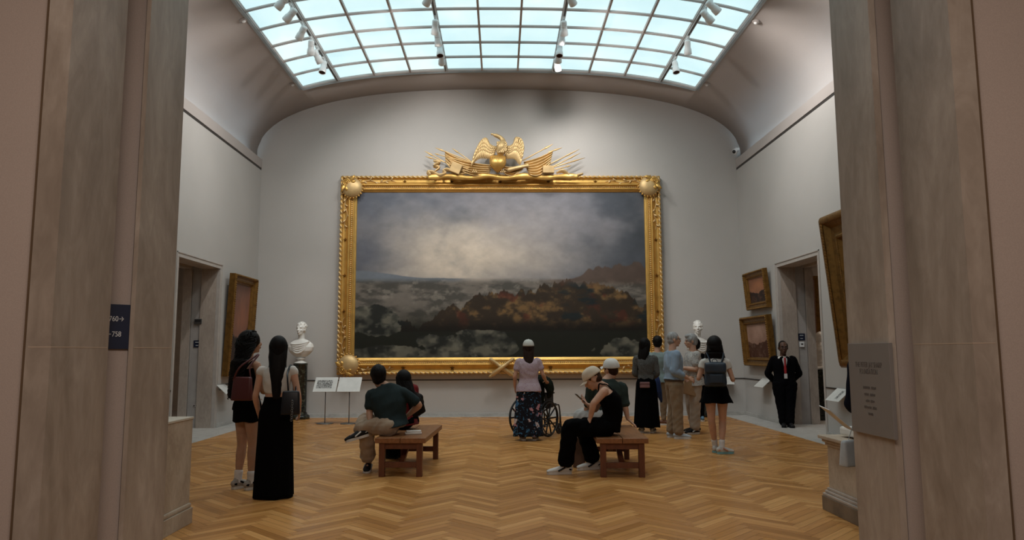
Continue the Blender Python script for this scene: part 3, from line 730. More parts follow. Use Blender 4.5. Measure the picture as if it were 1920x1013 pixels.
# wings: rows of long feathers hanging from an arched leading edge
def wing(edge, tips, rows, nm):
    b = B()
    E_ = catmull([Vector((u, v, 0)) for u, v in edge], 8); T_ = catmull([Vector((u, v, 0)) for u, v in tips], 8)
    n = 15
    def at(L, t): i = t * (len(L) - 1); k = min(int(i), len(L) - 2); return L[k].lerp(L[k + 1], i - k)
    # solid web behind the feathers
    Vv = []
    for i in range(31):
        row = []; e, t_ = at(E_, i / 30), at(T_, i / 30)
        for j in range(9): q = e.lerp(t_, j / 8 * .9); row.append(b.verts.new(K(q.x, q.y, .07 + .05 * math.sin(PI * j / 8))))
        Vv.append(row)
    for i in range(30):
        for j in range(8): f = b.faces.new((Vv[i][j], Vv[i + 1][j], Vv[i + 1][j + 1], Vv[i][j + 1])); f.smooth = True
    for row in range(rows):
        f0 = row / rows * .62; f1 = min(1.0, f0 + (.38 if row < rows - 1 else .5))
        nn = n + 2 * (row % 2)
        for i in range(nn):
            t = (i + .5 * (row % 2)) / nn + .02; e, q = at(E_, min(1, t)), at(T_, min(1, t)); a, c = e.lerp(q, f0), e.lerp(q, f1)
            dd = .145 - .03 * row / rows
            sweep(b, [K(a.x, a.y, dd), K((a.x + c.x) / 2, (a.y + c.y) / 2, dd + .012), K(c.x, c.y, dd - .01)], [(.018, .012), (.024, .013), (.008, .006)], seg=6, n=3, xax=(1, 0, 0))
    sweep(b, [K(q.x, q.y, .13) for q in E_[::3]], [.022] * len(E_[::3]), seg=8, n=2)
    link(nm, b, goldl, fr, True)
wing([(880, 245), (835, 235), (800, 210), (783, 175), (760, 150), (715, 180), (675, 250), (645, 320)], [(850, 340), (820, 372), (790, 375), (750, 375), (700, 380), (660, 395), (630, 425), (605, 455)], 4, 'eagle_wing')
wing([(985, 235), (1030, 235), (1065, 205), (1078, 160), (1095, 142), (1140, 160), (1165, 220), (1165, 300)], [(960, 340), (985, 372), (1010, 375), (1040, 375), (1065, 380), (1085, 395), (1105, 425), (1130, 440)], 4, 'eagle_wing')

# ---- smaller framed paintings on the side walls
def land(seed, sky, glowc, dark, hz=.45, gl=(.5, .6)):
    def f(u, v):
        n = fbm(u, v, 5, 4, seed); n2 = fbm(u, v, 16, 12, seed + 1)
        c = np.zeros(u.shape + (3,)) + np.array(sky, float)
        c = mixc(c, glowc, .8 * np.exp(-(((u - gl[0]) / .6) ** 2 + ((v - gl[1]) / .35) ** 2)) + (n - .5) * .8)
        g = np.zeros_like(c) + np.array(dark, float); g = mixc(g, np.array(glowc) * .6, sm(n2, .5, .7) * .6)
        top = hz + .12 * sm(np.abs(u - .45), .05, .5) + .16 * (fbm(u, 0 * v, 9, 1, seed + 3) - .5)
        k = sm(top - v, 0, .03)[..., None]; c = c * (1 - k) + g * k
        c = mixc(c, np.array(glowc) * .75, np.exp(-((u - gl[0]) / .08) ** 2) * sm(hz - v, 0, .3) * .25)
        return c
    return f
def small_painting(s, y0, y1, z0, z1, wf, fn, label, tilt=4.0, gm=None, depth=.09, orn=True):
    """hangs on the side wall s, top leaning into the room"""
    w, h = y1 - y0, z1 - z0
    t = bpy.data.objects.new('framed_painting', None); COL.objects.link(t); tag(t, label, 'painting')
    # local: x along the picture, -y out of the picture, z up
    rz = PI / 2 * s * -1
    t.matrix_world = Matrix.Translation((s * (HW - .012), (y0 + y1) / 2, z0)) @ Matrix.Rotation(-PI / 2 * s, 4, 'Z') @ Matrix.Rotation(R(tilt), 4, 'X')
    gm = gm or goldo; k = wf / .14
    prof = [(0, 0), (0, depth * .8), (.012 * k, depth), (.03 * k, depth * .98), (.04 * k, depth * .85), (.06 * k, depth * .6), (.09 * k, depth * .55), (.10 * k, depth * .68), (.112 * k, depth * .68), (.12 * k, depth * .5), (.14 * k, depth * .35), (.14 * k, 0)]
    b = B(); frame_ring(b, w, h, prof); o = link('moulding', b, gm, t); o.location = (0, 0, h / 2)
    bv = o.modifiers.new('b', 'BEVEL'); bv.width = .003; bv.segments = 2; bv.limit_method = 'ANGLE'
    if orn:
        b = B()
        for x, z, ax in run(w, h, .022 * k, .045): ball(b, (x, -depth * .98, z), (.02 * k, .012, .014 * k), 6, Matrix.Rotation(R(30 if ax == 'x' else 60), 3, 'Y'))
        o = link('carved_edging', b, gm, t, True); o.location = (0, 0, h / 2)
        b = B()
        for x, z, ax in run(w, h, .106 * k, .03): ball(b, (x, -depth * .66, z), (.009 * k, .009, .009 * k), 5)
        o = link('beading', b, gm, t, True); o.location = (0, 0, h / 2)
    c = canvas('canvas', w - 1.9 * wf, h - 1.9 * wf, 90, 90, fn, t, 1.15); c.location = (0, -depth * .3, h / 2)
    b = B(); box(b, -w / 2 + .01, w / 2 - .01, -.012, -.001, .01, h - .01); link('backing_board', b, m_rail, t)
    return t
lpY0 = onX(428, 560, -5.36).y; lpY1 = onX(482, 560, -5.36).y
small_painting(-1, 14.22, 15.52, .96, 2.99, .18, land(61, (92, 70, 62), (150, 98, 76), (40, 32, 30), .35, (.62, .62)), 'tall gilt framed sunset painting on the left wall beside the doorway', 2.5, depth=.14)
small_painting(1, 14.30, 15.52, 2.28, 3.08, .15, land(71, (118, 80, 60), (166, 112, 78), (40, 26, 22), .38, (.6, .7)), 'smaller gilt framed lake painting, upper of two on the right wall', 5, depth=.10)
small_painting(1, 14.16, 15.74, 1.10, 2.14, .18, land(81, (126, 96, 82), (180, 148, 132), (66, 34, 18), .42, (.5, .85)), 'larger gilt framed autumn painting, lower of two on the right wall', 4, depth=.13)
small_painting(1, 8.6, 11.12, 1.17, 3.52, .48, land(91, (90, 110, 130), (150, 160, 170), (30, 34, 30)), 'large ornate gilt frame on the right wall nearest the entrance jamb', 5.2, depth=.22)
# ================================================================ PEOPLE: a posable figure
def cloth(name, col, rough=.85, var=.12, sc=9, bmp=.15): return mat('cloth_' + name, col, rough, 0, var, sc, bmp, 140, spec=.2 if max(col) > .02 else .04, sheen=.1 if max(col) > .05 else 0)
def skin(name, col):
    if 'skin_' + name in MATS: return MATS['skin_' + name]
    m, nt, b = newmat('skin_' + name); v = coords(nt)
    nt.links.new(ramp(nt, noise_n(nt, v, 12, 3), [(.3, mul(col, .9)), (.7, (min(1, col[0] * 1.08), col[1] * 1.02, col[2]))]), b.inputs['Base Color'])
    sset(b, 'Roughness', .55); sset(b, 'Subsurface Weight', .08); sset(b, 'Subsurface Scale', .02); sset(b, 'Specular IOR Level', .35)
    MATS['skin_' + name] = m; return m
def hairm(name, col):
    return mat('hair_' + name, col, .5, 0, .35, 7, .5, 60, sc=(6, 6, .6), spec=.4 if max(col) > .1 else .12)
SK_L = skin('light', (.50, .30, .21)); SK_M = skin('medium', (.36, .20, .13)); SK_T = skin('tan', (.40, .235, .155)); SK_D = skin('dark', (.085, .042, .026))
H_BLK = hairm('black', (.005, .004, .004)); H_BRN = hairm('dark_brown', (.035, .018, .011)); H_GRY = hairm('grey', (.27, .27, .27))
def folds(A, k=1.0, seed=0):
    """cloth folds: warped waves, stronger across the drape"""
    r = np.random.RandomState(seed); D = r.normal(size=(6, 3)); D[:, 2] *= .55; ph = r.rand(6) * 6.28
    def f(co):
        w = np.sin(co @ D[0] * 7 * k + ph[0]) * 1.3 + np.sin(co @ D[1] * 11 * k + ph[1])
        d = np.sin(co @ D[2] * 22 * k + w + ph[2]) + .6 * np.sin(co @ D[3] * 36 * k + w * 1.4 + ph[3]) + .35 * np.sin(co @ D[4] * 60 * k + w)
        return (A * 1.15 * d / 1.6 + .002).astype('f')
    return f
def rotz(v, a): c, s = math.cos(R(a)), math.sin(R(a)); return Vector((v[0] * c - v[1] * s, v[0] * s + v[1] * c, v[2]))
class Fig:
    def __init__(s, loc, H, face=0, label='', sex='m', skin_=None, bw=1.0, hips=None, sh=None, head=(0, 0, 0), pose=None, wpose=None, hs=1.06, plant='lr'):
        """face: degrees, 0 looks away from the camera along +Y; pose: overrides in the facing frame; wpose: overrides as world points"""
        s.hs = hs; s.H = H; s.k = H / 1.75; s.sex = sex; s.bw = bw; s.sk = skin_ or SK_L; s.face = face
        s.hip_a = face if hips is None else hips; s.sh_a = face if sh is None else sh
        s.root = empty('person', (loc[0], loc[1], 0), 0, label, 'person')
        f = sex == 'f'; J = {}
        J['pelvis'] = (0, 0, .525); J['waist'] = (0, .004, .60); J['chest'] = (0, 0, .715); J['neck'] = (0, -.008, .815); J['head'] = (0, .012, .930)
        sw, hw = (.098, .052) if f else (.110, .050)
        for q, sg in (('l', -1), ('r', 1)):
            J['shoulder_' + q] = (sg * sw, -.004, .79); J['elbow_' + q] = (sg * (sw + .022), -.012, .62); J['wrist_' + q] = (sg * (sw + .03), .022, .478)
            J['hip_' + q] = (sg * hw, 0, .505); J['knee_' + q] = (sg * (hw + .002), .008, .278); J['ankle_' + q] = (sg * (hw + .004), -.012, .048)
        J = {k_: rotz(Vector(v) * H, s.sh_a if k_[:4] in ('shou', 'elbo', 'wris', 'ches', 'neck', 'head') else s.hip_a) for k_, v in J.items()}
        s.toe = {'l': s.hip_a + 8, 'r': s.hip_a - 8}
        for k_, v in (pose or {}).items(): J[k_] = rotz(Vector(v), face)
        for k_, v in (wpose or {}).items(): J[k_] = Vector(v) - Vector((loc[0], loc[1], 0))
        for q in plant: J['ankle_' + q] = Vector((J['ankle_' + q].x, J['ankle_' + q].y, .085 * s.k))
        s.J = J; s.head_r = head        # yaw (relative to the shoulders, + left), pitch (+ up), roll
        s.hand = {'l': None, 'r': None}
    def HM(s):
        y, p, r = s.head_r
        return Matrix.Translation(s.J['head']) @ Matrix.Rotation(R(s.sh_a + y), 4, 'Z') @ Matrix.Rotation(R(p), 4, 'X') @ Matrix.Rotation(R(r), 4, 'Y') @ Matrix.Scale(s.k * s.hs, 4)
    def torso_stations(s):
        """(centre, x axis, rx, ry) from crotch to neck base"""
        J = s.J; k = s.k; f = s.sex == 'f'; w = s.bw
        xa = rotz((1, 0, 0), s.hip_a); xb = rotz((1, 0, 0), s.sh_a); up = (J['waist'] - J['pelvis']).normalized()
        P = J['pelvis']; sit = 'knee_l' in J and J['hip_l'].z - J['knee_l'].z < .2; o0, o1 = (.035, .012) if sit else (.11, .05)
        S = [(P - up * o0 * k, xa, (.11, .085)), (P - up * o1 * k, xa, (.168 if f else .160, .118)), (P + up * .02 * k, xa, (.170 if f else .160, .115)),
             (P.lerp(J['waist'], .6), xa.lerp(xb, .3), (.140 if f else .150, .098)), (J['waist'].lerp(J['chest'], .12), xa.lerp(xb, .5), (.122 if f else .145, .090)),
             (J['waist'].lerp(J['chest'], .6), xa.lerp(xb, .8), (.136 if f else .160, .102)), (J['chest'] + (J['neck'] - J['chest']) * .1, xb, (.148 if f else .172, .110)),
             (J['chest'].lerp(J['neck'], .55), xb, (.150 if f else .178, .095)), (J['chest'].lerp(J['neck'], .82), xb, (.125 if f else .150, .072)), (J['neck'] + (J['neck'] - J['chest']).normalized() * .012 * k, xb, (.065, .058))]
        return [(c, x.normalized(), rx * k * w, ry * k * (w if i < 6 else 1 + (w - 1) * .6)) for i, (c, x, (rx, ry)) in enumerate(S)]
    def loft(s, bm, ST, seg=20, add=0.0):
        rings = []; n = len(ST)
        # resample for smoothness
        C = catmull([a[0] for a in ST], 3); X = interp([tuple(a[1]) for a in ST], 3); RR = interp([(a[2], a[3]) for a in ST], 3)
        for i, (c, x, (rx, ry)) in enumerate(zip(C, X, RR)):
            t = (C[min(i + 1, len(C) - 1)] - C[max(i - 1, 0)]).normalized(); x = Vector(x); x = (x - t * x.dot(t)).normalized(); y = t.cross(x)
            rings.append([bm.verts.new(c + x * (rx + add) * math.copysign(abs(math.cos(a)) ** .86, math.cos(a)) + y * (ry + add) * math.copysign(abs(math.sin(a)) ** .9, math.sin(a))) for a in [2 * PI * q / seg for q in range(seg)]])
        for a, b in zip(rings, rings[1:]):
            for q in range(seg): bm.faces.new((a[q], a[(q + 1) % seg], b[(q + 1) % seg], b[q]))
        bm.faces.new(rings[0][::-1]); bm.faces.new(rings[-1])
    def arm(s, bm, q, add=0.0, upto=1.0, rend=None, flare=0.0):
        J = s.J; g = s.k * (.86 if s.sex == 'f' else 1.0) * (1 + (s.bw - 1) * .5)
        a, e, w = J['shoulder_' + q], J['elbow_' + q], J['wrist_' + q]; nk = J['neck']
        inn = a.lerp(nk, .30) + Vector((0, 0, -.025 * s.k))
        pts = [inn, a, a.lerp(e, .35), a.lerp(e, .8), e, e.lerp(w, .3), e.lerp(w, .75), w]
        rad = [.046, .052, .048, .042, .039, .041, .031, .026]
        if upto < 1: 
            cut = [0, 0, .17, .4, .5, .65, .87, 1.0]; n = 2
            while n < 8 and cut[n] <= upto: n += 1
            last = a.lerp(e, upto / .5) if upto <= .5 else e.lerp(w, (upto - .5) / .5)
            pts = pts[:n] + [last]; rad = rad[:n] + [rad[n - 1] if rend is None else rend]
        rad = [r * g + add * (.9 if i < 2 else 1) + flare * .35 * max(0, i - 2) / 5 for i, r in enumerate(rad)]
        sweep(bm, pts, rad, seg=12, n=3)
    def leg(s, bm, q, add=0.0, upto=1.0, rads=None):
        J = s.J; g = s.k * (1 + (s.bw - 1) * .6) * (.98 if s.sex == 'f' else 1)
        h, kn, an = J['hip_' + q], J['knee_' + q], J['ankle_' + q]
        pts = [h, h.lerp(kn, .25), h.lerp(kn, .65), kn, kn.lerp(an, .28), kn.lerp(an, .7), an]
        rad = rads or [.092, .088, .066, .055, .057, .040, .036]
        rad = [r * g + add for r in rad]
        if upto < 1: 
            c = [0, .125, .325, .5, .64, .85, 1]; n = 1
            while c[n] <= upto: n += 1
            last = h.lerp(kn, upto * 2) if upto <= .5 else kn.lerp(an, upto * 2 - 1); pts = pts[:n] + [last]; rad = rad[:n] + [rad[n]]
        sweep(bm, pts, rad, seg=14, n=3)
    def mk_hand(s, bm, q, d=None, pn=None, curl=22, spread=.0215):
        """d: hand direction, pn: direction the palm faces"""
        w = s.J['wrist_' + q]; k = s.k * (.92 if s.sex == 'f' else 1)
        d = (Vector(d) if d else (w - s.J['elbow_' + q])).normalized()
        pn = Vector(pn) if pn else rotz((-1 if q == 'r' else 1, 0, 0), s.sh_a); pn = (pn - d * pn.dot(d)).normalized(); lat = d.cross(pn)
        if lat.dot(rotz((0, 1, 0), s.sh_a)) < 0: pass
        th = lat if lat.dot(rotz((0, 1, 0), s.sh_a) + Vector((0, 0, .3))) > 0 else -lat       # thumb side, forward or up
        sweep(bm, [w, w + d * .03 * k, w + d * .06 * k, w + d * .092 * k], [(.026 * k, .019 * k), (.034 * k, .017 * k), (.040 * k, .015 * k), (.038 * k, .011 * k)], seg=12, n=3, xax=th)
        for i, (o, L) in enumerate(((.031, .070), (.0105, .080), (-.0105, .074), (-.031, .058))):
            p = w + d * .088 * k + th * o * k * (spread / .0205); dd = (d + th * (o * 1.2)).normalized(); pts = [p]; a = curl * (1 + .12 * i)
            for j, f in enumerate((.45, .32, .25)):
                dd = (dd * math.cos(R(a)) + pn * math.sin(R(a))).normalized(); p = p + dd * L * f * k; pts.append(p)
            sweep(bm, pts, [.0092 * k, .0088 * k, .0082 * k, .0068 * k], seg=8, n=2)
        p = w + d * .028 * k + th * .026 * k; dd = (d * .62 + th * .72 + pn * .28).normalized(); pts = [p]
        for L in (.034, .03, .024): p = p + dd * L * k; pts.append(p); dd = (dd + d * .28 + pn * .12).normalized()
        sweep(bm, pts, [.014 * k, .0115 * k, .010 * k, .008 * k], seg=8, n=2)
    def mk_head(s, bm):
        M = s.HM(); f = s.sex == 'f'
        def bl(c, r, seg=14): 
            M3 = M.to_3x3(); ball(bm, M @ Vector(c), r, seg, M3)
        bl((0, -.012, .022), (.075, .094, .092), 20); bl((0, .022, -.028), (.060, .068, .084), 18); bl((0, .034, -.078), (.043 if f else .047, .046, .034)); bl((0, .064, -.096), (.019, .019, .016), 10)
        for x in (-1, 1):
            bl((x * .036, .052, -.028), (.024, .028, .026), 10); bl((x * .076, -.008, -.012), (.011, .020, .032), 10); bl((x * .028, .074, .026), (.026, .014, .009), 8)
            bl((x * .010, .096, -.030), (.009, .010, .008), 8)
        sw = lambda P, r, **kw: sweep(bm, [M @ Vector(p) for p in P], [x * s.k for x in r], seg=8, n=3, **kw)
        sw([(0, .080, .022), (0, .094, .0), (0, .108, -.026), (0, .098, -.036)], [.009, .009, .0125, .009])
        bl((0, .090, -.056), (.024, .010, .007), 10); bl((0, .088, -.067), (.020, .011, .008), 10)
        nb = s.J['neck']; hd = s.J['head']; mid = M @ Vector((0, -.018, -.075))
        r = .048 if f else .060
        sweep(bm, [nb - (hd - nb) * .25, nb, mid], [r * s.k * 1.25, r * s.k * 1.05, r * s.k], seg=14, n=3)
    def body(s, hands=None, bare=True):
        bm = B(); s.loft(bm, s.torso_stations())
        for q in 'lr':
            s.arm(bm, q); s.leg(bm, q); h = (hands or {}).get(q, {}); s.mk_hand(bm, q, **h)
            a = s.J['ankle_' + q]; t = rotz((0, 1, 0), s.toe[q]) if not isinstance(s.toe[q], Vector) else s.toe[q]
            sweep(bm, [a, a + t * .03 * s.k + Vector((0, 0, -.02)), a + t * .12 * s.k + Vector((0, 0, -.028 * s.k))], [.034 * s.k, .034 * s.k, .024 * s.k], seg=10, n=3)
        s.mk_head(bm)
        o = link('body', bm, s.sk, s.root); remesh(o, .0072, 3); s.bodyo = o; return o
    def eyes(s, glasses=False, dark=False, brow=None):
        M = s.HM()
        for x in (-1, 1):
            b = B(); ball(b, M @ Vector((x * .030, .0800, .004)), (.0115, .006, .0065), 10, M.to_3x3()); e = link('eye', b, mat('eye_white', (.26, .23, .21), .5, spec=.2), s.root, True)
            b = B(); ball(b, M @ Vector((x * .030, .0868, .004)), (.0055, .003, .0055), 8, M.to_3x3()); link('iris', b, mat('iris', (.01, .007, .005), .5, spec=.1), e, True)
            b = B(); sweep(b, [M @ Vector(p) for p in ((x * .014, .089, .020), (x * .030, .090, .026), (x * .048, .080, .020))], [.0035 * s.k, .0045 * s.k, .003 * s.k], seg=6, n=3); link('eyebrow', b, brow or H_BLK, s.root, True)
        b = B(); ball(b, M @ Vector((0, .0925, -.0585)), (.021, .009, .0065), 10, M.to_3x3()); link('lips', b, mat('lips', (.20, .07, .06), .5), s.root, True)
        if glasses:
            b = B()
            for x in (-1, 1):
                P = [M @ Vector((x * .031 + .023 * math.cos(a), .099, .002 + .017 * math.sin(a))) for a in [2 * PI * q / 16 for q in range(17)]]
                sweep(b, P, [.0018 * s.k] * 17, seg=5, n=1)
                sweep(b, [M @ Vector(p) for p in ((x * .053, .097, .006), (x * .074, .04, .006), (x * .079, -.01, .0))], [.0018 * s.k] * 3, seg=5, n=3)
            sweep(b, [M @ Vector(p) for p in ((-.009, .101, .004), (0, .104, .008), (.009, .101, .004))], [.0018 * s.k] * 3, seg=5, n=2)
            link('glasses', b, m_black, s.root, True)
    # ---- hair
    def hair_cap(s, b, grow=0.0, back=0.0, low=0.0):
        M = s.HM(); g = grow
        ball(b, M @ Vector((0, -.020, .030)), (.083 + g, .099 + g, .099 + g), 20, M.to_3x3()); ball(b, M @ Vector((0, -.045, -.020 - low)), (.072 + g, .068 + g + back, .070 + g + low), 16, M.to_3x3())
        for x in (-1, 1): ball(b, M @ Vector((x * .066, .012, .030)), (.020 + g, .030, .038), 10, M.to_3x3())
    def hair_short(s, m, grow=0.0, top=0.0, noise_=.003):
        b = B(); s.hair_cap(b, grow); M = s.HM()
        if top: ball(b, M @ Vector((0, .035, .085)), (.062, .055, .03 + top), 14, M.to_3x3())
        o = link('hair', b, m, s.root); remesh(o, .006, 2, folds(noise_, 3.2, 3)); return o
    def hair_long(s, m, drop, width=.085, back=.10, n=90, curl=0.0, spread=1.0, seed=1, taper=.5, grow=.004, thick=.010, shoulder=True, side=(0, 0), part='hair'):
        """strands from the crown falling behind the shoulders to z = head - drop (facing frame of the head)"""
        b = B(); rnd = random.Random(seed); M = s.HM(); s.hair_cap(b, grow); ya = s.sh_a + s.head_r[0]
        ax = rotz((1, 0, 0), ya); bk = rotz((0, -1, 0), ya); c = s.J['head']; k = s.k
        # inner mass
        P = [c + bk * .04 * k + Vector((0, 0, .02)), c + bk * .080 * k + Vector((0, 0, -.10 * k)), c + bk * (back + .0) * k + Vector((0, 0, -drop * .55)) + ax * side[0] * .5, c + bk * (back) * k + Vector((0, 0, -drop * .95)) + ax * side[0]]
        sweep(b, P, [(width * .85 * k, .06 * k), (width * .95 * k, .05 * k), (width * spread * .9 * k, .035 * k), (width * taper * spread * k, .018 * k)], seg=14, n=4, xax=ax)
        for i in range(n):
            th = (rnd.random() * 2 - 1) * 1.9; u = th / 1.9; el = rnd.random()
            p0 = M @ Vector((math.sin(th) * .05, -.02 - math.cos(th) * .04, .115 - .03 * el))
            p1 = M @ Vector((math.sin(th) * .089, -.015 - math.cos(th) * .100, .03 - .02 * el))
            w2 = width * spread * u * k; L = drop * (.82 + .2 * rnd.random()) * (1 - .18 * abs(u))
            p2 = c + ax * (w2 * 1.02) + bk * (back * .95 * math.cos(th * .6)) * k + Vector((0, 0, -.16 * k)) + ax * side[0] * .25
            dz = [(.42, 1.12), (.62, 1.05), (.82, (1.0 + taper) / 2), (1.0, taper)]
            pts = [p0, p1, p2] + [c + ax * (w2 * f + side[0] * q) + bk * ((back + side[1] * q) * k * (math.cos(u * 1.2) * .5 + .5) + .012 * rnd.random()) + Vector((0, 0, -L * q)) for q, f in dz if L * q > .2]
            if curl:
                C = catmull(pts, 7); ph = rnd.random() * 6; n_ = len(C)
                C = [p + (ax * math.cos(ph + j * .95) + bk * math.sin(ph + j * .95)) * curl * min(1, (j + 2) / 6) + Vector((0, 0, 0)) for j, p in enumerate(C)]
                sweep(b, C, [thick * k * (1 - .5 * j / n_) for j in range(n_)], seg=5, n=1)
            else: sweep(b, pts, [thick * k * q for q in ([.7] + [1] * (len(pts) - 2) + [.3])], seg=5, n=4)
        if curl > .02:
            for i in range(330):
                a = rnd.random() * 2 * PI; e = rnd.random() * 1.45 - .25; d = Vector((math.cos(a) * math.cos(e), math.sin(a) * math.cos(e), math.sin(e)))
                if d.y > .35 and d.z < .75: continue
                q = M @ Vector((d.x * .108, -.022 + d.y * .122, .028 + d.z * .118)); rr = .010 + .008 * rnd.random()
                P = [q + Vector((rr * math.cos(t), rr * math.sin(t) * .8, -.012 * t)) for t in (0, 1.3, 2.6, 3.9, 5.2)]; sweep(b, P, [.006] * 5, seg=5, n=2)
        return link(part, b, m, s.root, True)
    def cap_hat(s, m, label=None, turn=0, brim=True, tiltf=0, strap=True):
        M = s.HM() @ Matrix.Rotation(R(turn), 4, 'Z') @ Matrix.Rotation(R(tiltf), 4, 'X'); b = B()
        # crown: six stitched panels over the skull, button on top
        N, K_ = 36, 12; V = []
        for j in range(K_ + 1):
            e = PI / 2 * j / K_; row = []
            for i in range(N):
                a = 2 * PI * i / N; g = 1 + .012 * abs(math.sin(3 * a)) 
                row.append(b.verts.new(M @ Vector((math.cos(a) * .096 * g * math.cos(e) ** .7, -.014 + math.sin(a) * .113 * g * math.cos(e) ** .7, .022 + .112 * math.sin(e)))))
            V.append(row)
        for j in range(K_ - 1):
            for i in range(N): f = b.faces.new((V[j][i], V[j][(i + 1) % N], V[j + 1][(i + 1) % N], V[j + 1][i])); f.smooth = True
        t = b.verts.new(M @ Vector((0, -.014, .136)))
        for i in range(N): f = b.faces.new((V[K_ - 1][i], V[K_ - 1][(i + 1) % N], t)); f.smooth = True
        for v in V[K_]: b.verts.remove(v)
        ball(b, M @ Vector((0, -.014, .137)), .006 * s.k, 8)
        o = link('cap', b, m, s.root, False, label=label); sd = o.modifiers.new('t', 'SOLIDIFY'); sd.thickness = .004
        if brim:
            b = B(); V = []
            for j in range(7):
                row = []
                for i in range(15):
                    a = R(-52 + 104 * i / 14); r1 = 1 + .62 * (j / 6) * math.cos(a * 1.15) ** .6
                    row.append(b.verts.new(M @ Vector((math.sin(a) * .094 * (1 + .10 * j / 6), -.014 + math.cos(a) * .110 * r1, .028 - .012 * j / 6 - .016 * (math.sin(a) ** 2) * (1 + j / 6)))))
                V.append(row)
            for j in range(6):
                for i in range(14): f = b.faces.new((V[j][i], V[j][i + 1], V[j + 1][i + 1], V[j + 1][i])); f.smooth = True
            p = link('brim', b, m, o); sd = p.modifiers.new('t', 'SOLIDIFY'); sd.thickness = .005
        return o
    # ---- clothes
    def top(s, m, name='shirt', add=.014, sleeve=.30, hem=.0, loose=.0, flare=.02, from_=1, vox=.009, A=.0045, seed=1, sleeve_add=None, label=None, neckcut=0, belly=0):
        bm = B(); ST = s.torso_stations()[from_:]
        c, x, rx, ry = ST[0]; ST[0] = (c + (c - ST[1][0]).normalized() * hem, x, rx + loose, ry + loose)
        ST = [(c, x, rx + loose * (1 - i / len(ST)), ry + (loose + belly * (1 if 1 <= i <= 3 else 0)) * (1 - i / len(ST))) for i, (c, x, rx, ry) in enumerate(ST)]
        if neckcut: ST = ST[:-neckcut]
        s.loft(bm, ST, 22, add)
        if sleeve:
            for q in 'lr': s.arm(bm, q, add if sleeve_add is None else sleeve_add, sleeve, None, flare)
        o = link(name, bm, m, s.root, label=label); remesh(o, vox, 5, folds(A, 1.0, seed)); return o
    def trousers(s, m, name='trousers', add=.012, rads=None, upto=.97, A=.005, seed=2, top_=.62, vox=.009, label=None):
        bm = B(); ST = s.torso_stations()[:4]; s.loft(bm, ST, 20, add)
        for q in 'lr': s.leg(bm, q, add, upto, rads)
        o = link(name, bm, m, s.root, label=label); remesh(o, vox, 4, folds(A, 1.15, seed)); return o
    def skirt(s, m, name='skirt', z0=None, z1=.3, r1=(.2, .17), w=1.0, nf=9, fa=.008, zw=None, shift=(0, 0), mid=None, seed=5, label=None):
        """lofted skirt from the waist to height z1"""
        b = B(); xa = s.hip_a; zw = zw or s.J['waist'].z; N = 72; rows = 26; V = []
        c0 = Vector((s.J['waist'].x, s.J['waist'].y)); rng = random.Random(seed); ph = [rng.random() * 6 for _ in range(4)]
        ST = s.torso_stations(); wr = (ST[4][2] + .012, ST[4][3] + .012); hr = (ST[2][2] + .02, ST[2][3] + .02); zh = s.J['pelvis'].z - .03
        for j in range(rows + 1):
            z = zw + (z1 - zw) * j / rows
            if z > zh: t = (zw - z) / max(1e-6, zw - zh); t = t * t * (3 - 2 * t); rx, ry = wr[0] + (hr[0] - wr[0]) * t, wr[1] + (hr[1] - wr[1]) * t
            else:
                t = (zh - z) / max(1e-6, zh - z1); rx, ry = hr[0] + (r1[0] - hr[0]) * t, hr[1] + (r1[1] - hr[1]) * t
                if mid: e = math.sin(PI * t); rx += mid * e; ry += mid * e
            tt = j / rows; row = []
            for i in range(N):
                a = 2 * PI * i / N; f = fa * tt * (math.sin(nf * a + ph[0] + tt * 1.2) + .6 * math.sin((nf + 4) * a + ph[1] - tt * 2) + .4 * math.sin(3 * a + ph[2]))
                p = rotz(((rx + f) * math.cos(a) + shift[0] * tt, (ry + f) * math.sin(a) + shift[1] * tt, 0), xa); row.append(b.verts.new((c0.x + p.x, c0.y + p.y, z + (.006 * math.sin(nf * a) if j == rows else 0))))
            V.append(row)
        for j in range(rows):
            for i in range(N): b.faces.new((V[j][i], V[j][(i + 1) % N], V[j + 1][(i + 1) % N], V[j + 1][i]))
        b.faces.new(V[0]); o = link(name, b, m, s.root, True, label=label); sd = o.modifiers.new('t', 'SOLIDIFY'); sd.thickness = .004; return o
    def shoes(s, mu, ms, L=.27, trim=None, high=.0, socks=None, laces=None, sole_h=.03, which='lr'):
        for q in which:
            a = s.J['ankle_' + q]; t = s.toe[q]; t = (t if isinstance(t, Vector) else rotz((0, 1, 0), t)).normalized(); side_ = t.cross(Vector((0, 0, 1))).normalized(); up = side_.cross(t)
            L_ = L * s.k; base = a - up * .084 * s.k; h0 = base - t * L_ * .27
            fx = lambda f, h, o=0: h0 + t * (L_ * f) + up * h + side_ * o
            b = B()
            sh_ = sole_h
            sweep(b, [fx(.02, .045 + sh_ * .5), fx(.15, .042 + sh_ * .5), fx(.38, .038 + sh_ * .5), fx(.62, .034 + sh_ * .4), fx(.82, .026 + sh_ * .4), fx(.97, .020 + sh_ * .4)],
                  [(.030, .034), (.037, .048), (.040, .048), (.044, .036), (.046, .028), (.034, .018)], seg=14, n=3, xax=side_)
            sweep(b, [fx(.27, .03), fx(.25, .078 + high), fx(.25, .094 + high)], [(.036, .05), (.036, .046), (.036, .044)], seg=12, n=2, xax=side_)
            o = link('shoe', b, mu, s.root); remesh(o, .005, 2)
            b = B(); out = [(.0, .022), (.06, .034), (.25, .036), (.45, .034), (.65, .044), (.82, .046), (.94, .036), (1.0, .012)]
            lo = []; hi = []
            poly = [(f, w) for f, w in out] + [(f, -w) for f, w in reversed(out)]
            for f, w in poly: lo.append(b.verts.new(fx(f, .0005, w))); hi.append(b.verts.new(fx(f * .99 + .005, sh_ + (.006 if f > .9 else 0), w * .97)))
